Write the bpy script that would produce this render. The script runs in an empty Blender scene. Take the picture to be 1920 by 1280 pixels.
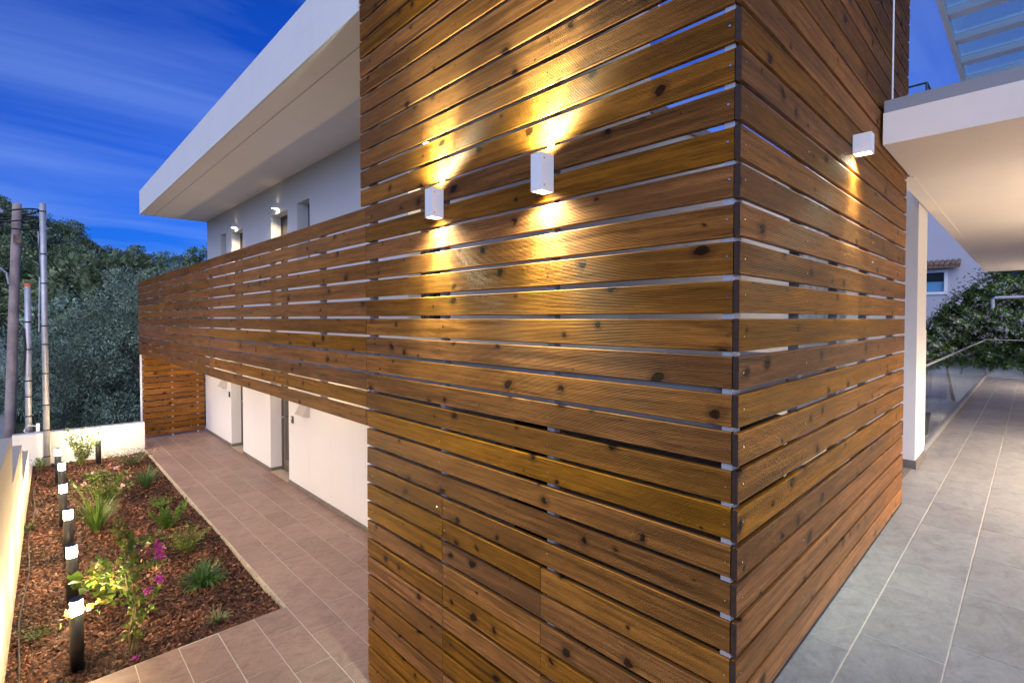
import bpy, bmesh, math, random
import numpy as np
from mathutils import Vector, Matrix

random.seed(7)
RNG = np.random.default_rng(7)
SC = bpy.context.scene
COL = SC.collection
R = math.radians

# ------------------------------------------------------------------ camera
EYE = 3.2
TH = R(46.08); PT = R(1.15); FPX = 942.8
fw = Vector((math.cos(TH) * math.cos(PT), math.sin(TH) * math.cos(PT), -math.sin(PT)))
rt = Vector((math.sin(TH), -math.cos(TH), 0))
up = rt.cross(fw)
cam = bpy.data.cameras.new('camera')
cam.sensor_width = 36
cam.lens = FPX / 1920 * 36
cam.shift_y = -24 / 1920
cam.clip_start = 0.05
cam.clip_end = 2000
co = bpy.data.objects.new('camera', cam)
COL.objects.link(co)
m = Matrix((rt, up, -fw)).transposed().to_4x4()
m.translation = (0, 0, EYE)
co.matrix_world = m
SC.camera = co

# ------------------------------------------------------------------ world: dusk sky with thin cloud streaks
SUN_EL, SUN_ROT = 9.0, 225.0
w = bpy.data.worlds.new('World')
SC.world = w
w.use_nodes = True
nt = w.node_tree
nt.nodes.clear()


def N(t, **k):
    n = nt.nodes.new(t)
    for a, b in k.items():
        setattr(n, a, b)
    return n


def world():
    L = nt.links.new
    out = N('ShaderNodeOutputWorld')
    bg = N('ShaderNodeBackground')
    L(bg.outputs[0], out.inputs[0])
    sky = N('ShaderNodeTexSky', sky_type='NISHITA', sun_disc=False)
    sky.sun_elevation = R(SUN_EL)
    sky.sun_rotation = R(SUN_ROT)
    sky.altitude = 50
    sky.air_density = 1.0
    sky.dust_density = 0.4
    sky.ozone_density = 5.0
    tc = N('ShaderNodeTexCoord')
    sp = N('ShaderNodeSeparateXYZ')
    L(tc.outputs['Generated'], sp.inputs[0])
    zz = N('ShaderNodeMath', operation='ADD'); L(sp.outputs[2], zz.inputs[0]); zz.inputs[1].default_value = 0.16
    zm = N('ShaderNodeMath', operation='MAXIMUM'); L(zz.outputs[0], zm.inputs[0]); zm.inputs[1].default_value = 0.05
    dx = N('ShaderNodeMath', operation='DIVIDE'); L(sp.outputs[0], dx.inputs[0]); L(zm.outputs[0], dx.inputs[1])
    dy = N('ShaderNodeMath', operation='DIVIDE'); L(sp.outputs[1], dy.inputs[0]); L(zm.outputs[0], dy.inputs[1])
    cb = N('ShaderNodeCombineXYZ'); L(dx.outputs[0], cb.inputs[0]); L(dy.outputs[0], cb.inputs[1])
    mp = N('ShaderNodeMapping'); L(cb.outputs[0], mp.inputs[0])
    mp.inputs['Rotation'].default_value = (0, 0, R(44))
    mp.inputs['Scale'].default_value = (0.38, 1.5, 1)
    no = N('ShaderNodeTexNoise'); L(mp.outputs[0], no.inputs[0])
    no.inputs['Scale'].default_value = 0.9
    no.inputs['Detail'].default_value = 7
    no.inputs['Roughness'].default_value = 0.52
    no.inputs['Distortion'].default_value = 0.5
    cr = N('ShaderNodeValToRGB'); L(no.outputs[0], cr.inputs[0])
    cr.color_ramp.elements[0].position = 0.38
    cr.color_ramp.elements[1].position = 0.70
    cr.color_ramp.elements[0].color = (0, 0, 0, 1)
    cr.color_ramp.elements[1].color = (1, 1, 1, 1)
    fac = N('ShaderNodeMath', operation='MULTIPLY'); L(cr.outputs[0], fac.inputs[0]); fac.inputs[1].default_value = 0.62
    mul = N('ShaderNodeMix', data_type='RGBA', blend_type='MULTIPLY')
    mul.inputs[0].default_value = 1.0
    L(sky.outputs[0], mul.inputs[6]); mul.inputs[7].default_value = SKY_TINT
    mx = N('ShaderNodeMix', data_type='RGBA')
    L(fac.outputs[0], mx.inputs[0]); L(mul.outputs[2], mx.inputs[6]); mx.inputs[7].default_value = CLOUD
    L(mx.outputs[2], bg.inputs[0])
    bg.inputs[1].default_value = SKY_STR


SKY_TINT = (0.10, 0.40, 1.24, 1)
CLOUD = (2.1, 3.4, 7.0, 1)
SKY_STR = 0.15
world()

# afterglow of the set sun: one very soft, weak sun lamp
sl = bpy.data.lights.new('sun', 'SUN')
sl.energy = 2.5
sl.angle = R(70)
sl.color = (0.88, 0.90, 1.0)
so = bpy.data.objects.new('sun', sl)
COL.objects.link(so)
so.rotation_euler = Vector((0.62, 0.60, -0.64)).to_track_quat('-Z', 'Y').to_euler()

SC.view_settings.view_transform = 'Standard'
SC.view_settings.look = 'None'
SC.view_settings.exposure = 0
SC.view_settings.gamma = 1
SC.view_settings.use_curve_mapping = False
SC.render.engine = 'CYCLES'
SC.cycles.use_denoising = True
SC.cycles.max_bounces = 6
SC.cycles.diffuse_bounces = 3
SC.cycles.glossy_bounces = 2
SC.cycles.transparent_max_bounces = 10
SC.cycles.use_adaptive_sampling = True
SC.cycles.adaptive_threshold = 0.035
SC.cycles.sample_clamp_indirect = 6
SC.cycles.caustics_reflective = False
SC.cycles.caustics_refractive = False


# ------------------------------------------------------------------ materials
def mat(name):
    mt = bpy.data.materials.new(name)
    mt.use_nodes = True
    t = mt.node_tree
    b = t.nodes['Principled BSDF']
    return mt, t, b


def nd(t, typ, **k):
    n = t.nodes.new(typ)
    for a, b in k.items():
        setattr(n, a, b)
    return n


def ramp(t, src, stops):
    r = nd(t, 'ShaderNodeValToRGB')
    e = r.color_ramp.elements
    while len(e) > 1:
        e.remove(e[-1])
    e[0].position, e[0].color = stops[0][0], (*stops[0][1], 1)
    for p, c in stops[1:]:
        q = e.new(p)
        q.color = (*c, 1)
    t.links.new(src, r.inputs[0])
    return r.outputs[0]


def noise(t, vec, scale, detail=4, rough=0.55, dist=0.0):
    n = nd(t, 'ShaderNodeTexNoise')
    n.inputs['Scale'].default_value = scale
    n.inputs['Detail'].default_value = detail
    n.inputs['Roughness'].default_value = rough
    n.inputs['Distortion'].default_value = dist
    if vec is not None:
        t.links.new(vec, n.inputs['Vector'])
    return n.outputs['Fac']


def mapping(t, vec, scale=(1, 1, 1), loc=(0, 0, 0)):
    mp = nd(t, 'ShaderNodeMapping')
    mp.inputs['Scale'].default_value = scale
    mp.inputs['Location'].default_value = loc
    t.links.new(vec, mp.inputs['Vector'])
    return mp.outputs[0]


def math_(t, op, a, b=None, c=None):
    n = nd(t, 'ShaderNodeMath', operation=op)
    for i, v in enumerate((a, b, c)):
        if v is None:
            continue
        if isinstance(v, (int, float)):
            n.inputs[i].default_value = v
        else:
            t.links.new(v, n.inputs[i])
    return n.outputs[0]


def mixc(t, fac, a, b, mode='MIX'):
    n = nd(t, 'ShaderNodeMix', data_type='RGBA', blend_type=mode)
    for i, v in ((0, fac), (6, a), (7, b)):
        if isinstance(v, (int, float)):
            n.inputs[i].default_value = v
        elif isinstance(v, tuple):
            n.inputs[i].default_value = (*v, 1) if len(v) == 3 else v
        else:
            t.links.new(v, n.inputs[i])
    return n.outputs[2]


def bump(t, b, h, strength=0.3, dist=0.01):
    n = nd(t, 'ShaderNodeBump')
    n.inputs['Strength'].default_value = strength
    n.inputs['Distance'].default_value = dist
    t.links.new(h, n.inputs['Height'])
    t.links.new(n.outputs[0], b.inputs['Normal'])


def objcoord(t, per_object=True):
    tc = nd(t, 'ShaderNodeTexCoord').outputs['Object']
    if not per_object:
        return tc
    oi = nd(t, 'ShaderNodeObjectInfo')
    a = nd(t, 'ShaderNodeVectorMath', operation='SCALE')
    a.inputs[0].default_value = (37.0, 3.1, 11.7)
    t.links.new(oi.outputs['Random'], a.inputs['Scale'])
    s = nd(t, 'ShaderNodeVectorMath', operation='ADD')
    t.links.new(tc, s.inputs[0]); t.links.new(a.outputs[0], s.inputs[1])
    return s.outputs[0]


def plain(name, col, rough=0.5, metal=0.0, var=0.0, scale=8.0, bmp=0.0, spec=0.5, coat=0.0):
    mt, t, b = mat(name)
    b.inputs['Roughness'].default_value = rough
    b.inputs['Metallic'].default_value = metal
    b.inputs['Specular IOR Level'].default_value = spec
    b.inputs['Coat Weight'].default_value = coat
    if var > 0:
        v = objcoord(t)
        f = noise(t, v, scale, 5)
        c = ramp(t, f, [(0.3, tuple(x * (1 - var) for x in col)), (0.7, tuple(min(1, x * (1 + var)) for x in col))])
        t.links.new(c, b.inputs['Base Color'])
        if bmp:
            bump(t, b, noise(t, v, scale * 6, 6), bmp, 0.004)
    else:
        b.inputs['Base Color'].default_value = (*col, 1)
    return mt


def wood_mat(name, base, dark, rough=0.46):
    mt, t, b = mat(name)
    v = objcoord(t)
    oi = nd(t, 'ShaderNodeObjectInfo').outputs['Random']
    # grain along local X
    g = noise(t, mapping(t, v, (1.3, 30, 34)), 1.0, 4, 0.6, 0.7)
    g2 = noise(t, mapping(t, v, (7, 60, 150)), 1.0, 3, 0.5)
    c = ramp(t, g, [(0.30, tuple(x * 0.42 for x in base)), (0.5, base), (0.70, tuple(min(1, x * 1.55) for x in base))])
    c = mixc(t, math_(t, 'MULTIPLY', math_(t, 'GREATER_THAN', g2, 0.58), 0.34), c, dark)
    lf = noise(t, mapping(t, v, (1.7, 1, 3)), 1.0, 2)
    c = mixc(t, math_(t, 'MULTIPLY', nd_smooth(t, lf, 0.42, 0.72), 0.5), c, tuple(x * 0.55 for x in base))
    # knots: irregular, one or two a metre
    wob = noise(t, mapping(t, v, (9, 1, 16)), 1.0, 3)
    sx = nd(t, 'ShaderNodeSeparateXYZ'); t.links.new(v, sx.inputs[0])
    cb = nd(t, 'ShaderNodeCombineXYZ')
    t.links.new(math_(t, 'ADD', math_(t, 'MULTIPLY', sx.outputs[0], 4.6), math_(t, 'MULTIPLY', wob, 0.40)), cb.inputs[0])
    t.links.new(math_(t, 'ADD', math_(t, 'MULTIPLY', sx.outputs[2], 5.6), math_(t, 'MULTIPLY', wob, 0.30)), cb.inputs[1])
    vo = nd(t, 'ShaderNodeTexVoronoi', voronoi_dimensions='2D'); vo.inputs['Scale'].default_value = 1.0
    t.links.new(cb.outputs[0], vo.inputs['Vector'])
    sepc = nd(t, 'ShaderNodeSeparateColor'); t.links.new(vo.outputs['Color'], sepc.inputs[0])
    size = math_(t, 'MAXIMUM', math_(t, 'MULTIPLY_ADD', sepc.outputs[0], 0.36, -0.20), 0.002)
    core = math_(t, 'SUBTRACT', 1.0, nd_smooth(t, vo.outputs['Distance'], math_(t, 'MULTIPLY', size, 0.72), size))
    halo = math_(t, 'SUBTRACT', 1.0, nd_smooth(t, vo.outputs['Distance'], size, math_(t, 'MULTIPLY', size, 2.4)))
    c = mixc(t, math_(t, 'MULTIPLY', halo, 0.42), c, dark)
    c = mixc(t, math_(t, 'MULTIPLY', core, 0.88), c, tuple(x * 0.35 for x in dark))
    # board to board tone
    hs = nd(t, 'ShaderNodeHueSaturation')
    t.links.new(c, hs.inputs['Color'])
    t.links.new(math_(t, 'MULTIPLY_ADD', oi, 0.46, 0.76), hs.inputs['Value'])
    r2 = math_(t, 'FRACT', math_(t, 'MULTIPLY', oi, 17.3))
    t.links.new(math_(t, 'MULTIPLY_ADD', r2, 0.007, 0.495), hs.inputs['Hue'])
    t.links.new(math_(t, 'MULTIPLY_ADD', r2, 0.12, 0.93), hs.inputs['Saturation'])
    t.links.new(hs.outputs[0], b.inputs['Base Color'])
    t.links.new(math_(t, 'MULTIPLY_ADD', g, 0.22, rough - 0.1), b.inputs['Roughness'])
    b.inputs['Specular IOR Level'].default_value = 0.13
    return mt


def nd_smooth(t, x, a, bb):
    mr = nd(t, 'ShaderNodeMapRange', interpolation_type='SMOOTHSTEP')
    t.links.new(x, mr.inputs[0])
    for i_, v_ in ((1, a), (2, bb)):
        if isinstance(v_, float): mr.inputs[i_].default_value = v_
        else: t.links.new(v_, mr.inputs[i_])
    return mr.outputs[0]


def tile_mat(name, base):
    mt, t, b = mat(name)
    v = objcoord(t)
    oi = nd(t, 'ShaderNodeObjectInfo').outputs['Random']
    f = noise(t, mapping(t, v, (4.5, 6.0, 1)), 1.0, 6, 0.72, 1.2)
    f2 = noise(t, mapping(t, v, (15, 20, 1)), 1.0, 4, 0.65, 1.8)
    c = ramp(t, f, [(0.30, tuple(x * 0.60 for x in base)), (0.47, base), (0.68, tuple(x * 1.32 for x in base))])
    c = mixc(t, 0.35, c, ramp(t, f2, [(0.3, tuple(x * 0.6 for x in base)), (0.7, tuple(x * 1.3 for x in base))]))
    hs = nd(t, 'ShaderNodeHueSaturation'); t.links.new(c, hs.inputs['Color'])
    t.links.new(math_(t, 'MULTIPLY_ADD', oi, 0.16, 0.92), hs.inputs['Value'])
    t.links.new(hs.outputs[0], b.inputs['Base Color'])
    t.links.new(math_(t, 'MULTIPLY_ADD', f2, 0.25, 0.36), b.inputs['Roughness'])
    bump(t, b, math_(t, 'ADD', f, math_(t, 'MULTIPLY', f2, 0.5)), 0.35, 0.004)
    return mt


def leaf_mat(name, c0, c1, rough=0.5, trans=0.25):
    mt, t, b = mat(name)
    g = nd(t, 'ShaderNodeNewGeometry')
    oi = nd(t, 'ShaderNodeObjectInfo').outputs['Random']
    f = math_(t, 'FRACT', math_(t, 'ADD', g.outputs['Random Per Island'], oi))
    c = ramp(t, f, [(0.0, c0), (1.0, c1)])
    hs = nd(t, 'ShaderNodeHueSaturation'); t.links.new(c, hs.inputs['Color'])
    cl = noise(t, nd(t, 'ShaderNodeTexCoord').outputs['Object'], 1.1, 2)
    cl = nd_smooth(t, cl, 0.33, 0.67)
    t.links.new(math_(t, 'MULTIPLY', math_(t, 'MULTIPLY_ADD', oi, 0.5, 0.72), math_(t, 'MULTIPLY_ADD', cl, 0.95, 0.55)), hs.inputs['Value'])
    t.links.new(math_(t, 'MULTIPLY_ADD', math_(t, 'FRACT', math_(t, 'MULTIPLY', oi, 7.7)), 0.03, 0.485), hs.inputs['Hue'])
    c = hs.outputs[0]
    t.links.new(c, b.inputs['Base Color'])
    b.inputs['Roughness'].default_value = rough
    b.inputs['Specular IOR Level'].default_value = 0.3
    if trans:
        tr = nd(t, 'ShaderNodeBsdfTranslucent'); t.links.new(c, tr.inputs[0])
        ms = nd(t, 'ShaderNodeMixShader'); ms.inputs[0].default_value = trans
        t.links.new(b.outputs[0], ms.inputs[1]); t.links.new(tr.outputs[0], ms.inputs[2])
        t.links.new(ms.outputs[0], t.nodes['Material Output'].inputs[0])
    return mt


def emit_mat(name, col, strength):
    mt, t, b = mat(name)
    b.inputs['Base Color'].default_value = (0.8, 0.8, 0.78, 1)
    b.inputs['Emission Color'].default_value = (*col, 1)
    b.inputs['Emission Strength'].default_value = strength
    return mt


def glass_mat(name, tint=(0.93, 0.97, 0.965), rough=0.02):
    # thin architectural pane: clear with fresnel reflection
    mt, t, b = mat(name)
    tr = nd(t, 'ShaderNodeBsdfTransparent'); tr.inputs[0].default_value = (*tint, 1)
    gl = nd(t, 'ShaderNodeBsdfGlossy'); gl.inputs['Roughness'].default_value = rough
    fr = nd(t, 'ShaderNodeFresnel'); fr.inputs[0].default_value = 1.2
    gm = nd(t, 'ShaderNodeNewGeometry')
    ms = nd(t, 'ShaderNodeMixShader')
    t.links.new(math_(t, 'MULTIPLY', fr.outputs[0], math_(t, 'SUBTRACT', 1.0, gm.outputs['Backfacing'])), ms.inputs[0]); t.links.new(tr.outputs[0], ms.inputs[1]); t.links.new(gl.outputs[0], ms.inputs[2])
    t.links.new(ms.outputs[0], t.nodes['Material Output'].inputs[0])
    return mt


def stucco(name, col, var=0.04):
    mt, t, b = mat(name)
    v = objcoord(t, False)
    f = noise(t, v, 0.9, 5, 0.6)
    c = ramp(t, f, [(0.3, tuple(x * (1 - var) for x in col)), (0.7, col)])
    drip = noise(t, mapping(t, v, (5, 5, 0.35)), 1.0, 4, 0.6)
    c = mixc(t, math_(t, 'MULTIPLY', nd_smooth(t, drip, 0.54, 0.80), 0.06), c, (0.42, 0.39, 0.35))
    t.links.new(c, b.inputs['Base Color'])
    b.inputs['Roughness'].default_value = 0.85
    b.inputs['Specular IOR Level'].default_value = 0.2
    bump(t, b, math_(t, 'ADD', math_(t, 'MULTIPLY', noise(t, v, 4.5, 2), 2.2), math_(t, 'MULTIPLY', noise(t, v, 120, 3), 0.25)), 0.22, 0.012)
    return mt


def ground_mat(name, stops, scale, rough=0.9, bmp=0.4, bscale=None, bdist=0.03):
    mt, t, b = mat(name)
    v = objcoord(t, False)
    f = noise(t, v, scale, 8, 0.65, 0.4)
    t.links.new(ramp(t, f, stops), b.inputs['Base Color'])
    b.inputs['Roughness'].default_value = rough
    b.inputs['Specular IOR Level'].default_value = 0.2
    bump(t, b, noise(t, v, bscale or scale * 5, 6), bmp, bdist)
    return mt


M = {}
M['wood'] = wood_mat('stained_pine', (0.262, 0.106, 0.0165), (0.036, 0.012, 0.0045))
M['endgrain'] = plain('end_grain', (0.035, 0.015, 0.008), 0.6, var=0.35, scale=60)
M['alu'] = plain('anodised_post', (0.55, 0.56, 0.58), 0.38, 0.35)
M['screw'] = plain('screw_steel', (0.75, 0.75, 0.76), 0.25, 1.0)
M['white'] = stucco('white_render', (0.80, 0.79, 0.78))
M['white_dimmed'] = stucco('dimmed_white_render', (0.60, 0.585, 0.57))  # white render darkened to offset the strong bollard light
M['white_dusk'] = stucco('dusk_shaded_white_render', (0.50, 0.48, 0.53))  # white wall; its blue dusk shade is painted into the colour
M['cream'] = stucco('cream_render', (0.52, 0.46, 0.36))
M['soffit_warm'] = stucco('soffit_warm_tint_render', (0.88, 0.80, 0.715))  # peach tint stands in for warm lamp light on the undersides
M['lampwhite'] = plain('lamp_white', (0.82, 0.82, 0.82), 0.4)
M['tile'] = tile_mat('warm_lit_slate_tile', (0.27, 0.182, 0.145))  # grey slate with the path's warm lamp light mixed into its colour
M['tile_t'] = tile_mat('slate_tile_grey', (0.25, 0.252, 0.256))
M['grout'] = plain('grout', (0.55, 0.50, 0.43), 0.9, var=0.12, scale=20)
M['skirt'] = plain('skirting_tile', (0.16, 0.145, 0.13), 0.55, var=0.2, scale=9)
M['edge'] = plain('screed_edge', (0.50, 0.41, 0.29), 0.9, var=0.25, scale=15, bmp=0.3)
M['cap'] = plain('metal_coping', (0.27, 0.28, 0.31), 0.55)
M['mulch'] = ground_mat('bark_ground', [(0.3, (0.018, 0.009, 0.005)), (0.7, (0.06, 0.028, 0.013))], 30, bmp=0.8, bscale=70)
M['chip'] = leaf_mat('bark_chip', (0.016, 0.007, 0.004), (0.36, 0.19, 0.085), 0.6, 0)
for _n in M['chip'].node_tree.nodes:
    if _n.type == 'VALTORGB':
        for _p, _c in ((0.45, (0.066, 0.030, 0.014, 1)), (0.90, (0.17, 0.080, 0.038, 1))):
            _n.color_ramp.elements.new(_p).color = _c
M['black'] = plain('black_paint', (0.022, 0.022, 0.024), 0.42)
M['opal'] = emit_mat('lit_diffuser', (1.0, 0.75, 0.44), 560.0)
M['lampglow'] = emit_mat('lit_lens', (1.0, 0.86, 0.60), 40.0)
M['hood'] = plain('hood_paint', (0.50, 0.47, 0.45), 0.6)
M['frame'] = plain('bronze_frame', (0.10, 0.080, 0.065), 0.4, 0.4)
M['door'] = plain('door_panel', (0.12, 0.095, 0.075), 0.45, var=0.15, scale=4)
M['dglass'] = plain('dark_glass', (0.02, 0.025, 0.03), 0.05, spec=0.6)
M['shutter'] = plain('shutter_grey', (0.16, 0.16, 0.18), 0.6)
M['glass'] = glass_mat('clear_glass')
M['frost'] = None
M['galv'] = plain('galvanised_tube', (0.50, 0.50, 0.51), 0.5, 0.55, var=0.15, scale=6)
M['polewood'] = plain('weathered_pole', (0.36, 0.28, 0.25), 0.85, var=0.3, scale=3, bmp=0.3)
M['rubber'] = plain('black_rubber', (0.015, 0.015, 0.016), 0.55)
M['orange'] = plain('orange_cap', (0.75, 0.16, 0.04), 0.5)
M['hill'] = ground_mat('hill_soil', [(0.3, (0.025, 0.035, 0.016)), (0.7, (0.075, 0.075, 0.04))], 0.15, bscale=1.5, bdist=0.4)
M['road'] = ground_mat('road_concrete', [(0.3, (0.22, 0.22, 0.22)), (0.7, (0.34, 0.33, 0.32))], 0.8, 0.8, 0.2, 30, 0.01)
M['bark'] = plain('tree_bark', (0.09, 0.065, 0.05), 0.9, var=0.4, scale=9, bmp=0.6)
M['stem'] = plain('plant_stem', (0.20, 0.15, 0.07), 0.8, var=0.3, scale=20)
M['olive'] = leaf_mat('olive_leaf', (0.07, 0.115, 0.075), (0.36, 0.46, 0.34), 0.45)
M['pine'] = leaf_mat('pine_foliage', (0.065, 0.11, 0.05), (0.24, 0.30, 0.15))
M['oak'] = leaf_mat('oak_foliage', (0.09, 0.135, 0.055), (0.35, 0.39, 0.19))
M['cyp'] = leaf_mat('cypress_foliage', (0.016, 0.03, 0.016), (0.045, 0.065, 0.035))
M['grass'] = leaf_mat('strap_leaf', (0.07, 0.17, 0.025), (0.22, 0.36, 0.07))
M['grassdk'] = leaf_mat('dark_strap_leaf', (0.05, 0.13, 0.035), (0.13, 0.26, 0.075))
M['stripe'] = leaf_mat('pale_strap_leaf', (0.14, 0.24, 0.07), (0.45, 0.50, 0.24))
M['leafy'] = leaf_mat('shrub_leaf', (0.06, 0.13, 0.02), (0.20, 0.30, 0.055))
M['leafdk'] = leaf_mat('dull_shrub_leaf', (0.045, 0.085, 0.035), (0.13, 0.17, 0.075))
M['yellowleaf'] = leaf_mat('yellow_green_leaf', (0.15, 0.21, 0.02), (0.38, 0.38, 0.06))
M['magenta'] = leaf_mat('magenta_bract', (0.36, 0.03, 0.24), (0.60, 0.11, 0.42))
M['pink'] = leaf_mat('pink_petal', (0.55, 0.28, 0.34), (0.72, 0.48, 0.50))
M['dryleaf'] = leaf_mat('dry_leaf', (0.30, 0.13, 0.05), (0.50, 0.27, 0.13))
M['whiteflower'] = leaf_mat('cream_flower', (0.65, 0.60, 0.48), (0.85, 0.80, 0.70))
M['hedge'] = leaf_mat('climber_leaf', (0.045, 0.10, 0.027), (0.22, 0.33, 0.09))
M['clay'] = plain('clay_tile', (0.22, 0.14, 0.10), 0.85, var=0.45, scale=12)
M['patio'] = ground_mat('patio_stone', [(0.3, (0.20, 0.20, 0.20)), (0.52, (0.36, 0.36, 0.36)), (0.7, (0.5, 0.5, 0.49))], 3.5, 0.35, 0.7, 9, 0.05)
M['curtain'] = plain('curtain_cloth', (0.72, 0.70, 0.67), 0.9)
M['sunbed'] = plain('dark_mesh_fabric', (0.05, 0.055, 0.07), 0.8)


def poly_mat():
    mt, t, b = mat('translucent_panel')
    b.inputs['Base Color'].default_value = (0.55, 0.72, 0.85, 1)
    b.inputs['Roughness'].default_value = 0.5
    tr = nd(t, 'ShaderNodeBsdfTransparent'); tr.inputs[0].default_value = (0.62, 0.80, 0.92, 1)
    tl = nd(t, 'ShaderNodeBsdfTranslucent'); tl.inputs[0].default_value = (0.35, 0.48, 0.58, 1)
    ms = nd(t, 'ShaderNodeMixShader'); ms.inputs[0].default_value = 0.45
    m2 = nd(t, 'ShaderNodeMixShader'); m2.inputs[0].default_value = 0.10
    t.links.new(tr.outputs[0], ms.inputs[1]); t.links.new(tl.outputs[0], ms.inputs[2])
    t.links.new(ms.outputs[0], m2.inputs[1]); t.links.new(b.outputs[0], m2.inputs[2])
    t.links.new(m2.outputs[0], t.nodes['Material Output'].inputs[0])
    return mt


M['frost'] = poly_mat()


# ------------------------------------------------------------------ mesh helpers
def wl(o):
    v = Vector((0, 0, 0))
    while o is not None:
        v += o.location
        o = o.parent
    return v


def link(o, parent=None):
    COL.objects.link(o)
    if parent is not None:
        o.parent = parent
    return o


def tag(o, label=None, cat=None, group=None, kind=None):
    if label: o['label'] = label
    if cat: o['category'] = cat
    if group: o['group'] = group
    if kind: o['kind'] = kind
    return o


def thing(name, loc, label, cat, group=None):
    o = bpy.data.objects.new(name, None)
    o.location = loc
    o.empty_display_size = 0.2
    link(o)
    return tag(o, label, cat, group)


def npmesh(name, V, F, mats, parent=None, loc=None, smooth=False):
    """V (n,3) world coordinates, F (m,k) faces of one size."""
    me = bpy.data.meshes.new(name)
    V = np.asarray(V, dtype=np.float32)
    F = np.asarray(F, dtype=np.int32)
    base = wl(parent) if parent is not None else Vector(loc if loc is not None else (0, 0, 0))
    V = V - np.array(base, dtype=np.float32)
    k = F.shape[1]
    me.vertices.add(len(V)); me.vertices.foreach_set('co', V.ravel())
    me.loops.add(F.size); me.loops.foreach_set('vertex_index', F.ravel())
    me.polygons.add(len(F))
    me.polygons.foreach_set('loop_start', np.arange(0, F.size, k, dtype=np.int32))
    me.polygons.foreach_set('loop_total', np.full(len(F), k, dtype=np.int32))
    if smooth:
        me.polygons.foreach_set('use_smooth', np.ones(len(F), dtype=bool))
    me.update(calc_edges=True)
    me.materials.append(mats)
    o = bpy.data.objects.new(name, me)
    link(o, parent)
    if parent is None:
        o.location = base
    return o


class MB:
    def __init__(s):
        s.v = []; s.f = []

    def add(s, vs, fs):
        o = len(s.v)
        s.v += [tuple(p) for p in vs]
        s.f += [tuple(i + o for i in f) for f in fs]
        return s

    def box(s, x0, y0, z0, x1, y1, z1):
        vs = [(x, y, z) for z in (z0, z1) for y in (y0, y1) for x in (x0, x1)]
        return s.add(vs, [(0, 2, 3, 1), (4, 5, 7, 6), (0, 1, 5, 4), (2, 6, 7, 3), (0, 4, 6, 2), (1, 3, 7, 5)])

    def prism(s, poly, z0, z1):
        n = len(poly)
        vs = [(x, y, z0) for x, y in poly] + [(x, y, z1) for x, y in poly]
        fs = [tuple(range(n - 1, -1, -1)), tuple(range(n, 2 * n))]
        fs += [(i, (i + 1) % n, n + (i + 1) % n, n + i) for i in range(n)]
        return s.add(vs, fs)

    def tube(s, pts, r, n=10, cap=True):
        pts = [Vector(p) for p in pts]
        rs = r if isinstance(r, (list, tuple)) else [r] * len(pts)
        vs = []
        for i, p in enumerate(pts):
            a = pts[max(i - 1, 0)]; b = pts[min(i + 1, len(pts) - 1)]
            d = (b - a).normalized()
            u = d.cross(Vector((0, 0, 1)) if abs(d.z) < 0.95 else Vector((1, 0, 0))).normalized()
            q = d.cross(u)
            for k in range(n):
                t = 2 * math.pi * k / n
                vs.append(p + (u * math.cos(t) + q * math.sin(t)) * rs[i])
        fs = []
        for i in range(len(pts) - 1):
            for k in range(n):
                a = i * n + k; b = i * n + (k + 1) % n
                fs.append((a, b, b + n, a + n))
        if cap:
            fs.append(tuple(range(n - 1, -1, -1)))
            fs.append(tuple((len(pts) - 1) * n + k for k in range(n)))
        return s.add(vs, fs)

    def lathe(s, c, prof, n=28):
        vs = []; fs = []
        for (r, z) in prof:
            for k in range(n):
                t = 2 * math.pi * k / n
                vs.append((c[0] + r * math.cos(t), c[1] + r * math.sin(t), c[2] + z))
        for i in range(len(prof) - 1):
            for k in range(n):
                a = i * n + k; b = i * n + (k + 1) % n
                fs.append((a, b, b + n, a + n))
        fs.append(tuple(range(n - 1, -1, -1)))
        fs.append(tuple((len(prof) - 1) * n + k for k in range(n)))
        return s.add(vs, fs)

    def build(s, name, mt, parent=None, loc=None, smooth=False, bevel=0.0):
        base = wl(parent) if parent is not None else Vector(loc if loc is not None else (0, 0, 0))
        me = bpy.data.meshes.new(name)
        me.from_pydata([tuple(Vector(p) - base) for p in s.v], [], s.f)
        if bevel:
            bm = bmesh.new(); bm.from_mesh(me)
            bmesh.ops.bevel(bm, geom=[e for e in bm.edges if len(e.link_faces) == 2 and e.calc_face_angle(0) > 0.6], offset=bevel, segments=2, affect='EDGES', profile=0.5)
            bm.to_mesh(me); bm.free()
        me.update()
        if smooth:
            me.shade_smooth() if False else None
            for p in me.polygons:
                p.use_smooth = len(p.vertices) <= 4
        me.materials.append(mt)
        o = bpy.data.objects.new(name, me)
        link(o, parent)
        if parent is None:
            o.location = base
        return o


def lamp_light(name, typ, loc, energy, color, parent, **k):
    l = bpy.data.lights.new(name, typ)
    l.energy = energy
    l.color = color
    aim = k.pop('aim', None)
    for a, b in k.items():
        setattr(l, a, b)
    o = bpy.data.objects.new(name, l)
    link(o, parent)
    o.location = Vector(loc) - wl(parent)
    if aim is not None:
        o.rotation_euler = Vector(aim).to_track_quat('-Z', 'Y').to_euler()
    return o


# ------------------------------------------------------------------ key sizes (metres; z = 0 is the lower path, the eye is at 3.2)
XA = 2.12       # outer face of the long slatted front
YB = 0.845      # outer face of the short slatted side
PITCH = 0.16
BH = 0.1375      # board height
BT = 0.026      # board thickness
TZ = 1.44       # upper terrace floor
XW = 3.63       # house wall behind the screens
YEND = 16.6     # far end of the balcony
row = lambda n: EYE + PITCH * n - BH + 0.000   # underside of board n

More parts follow.
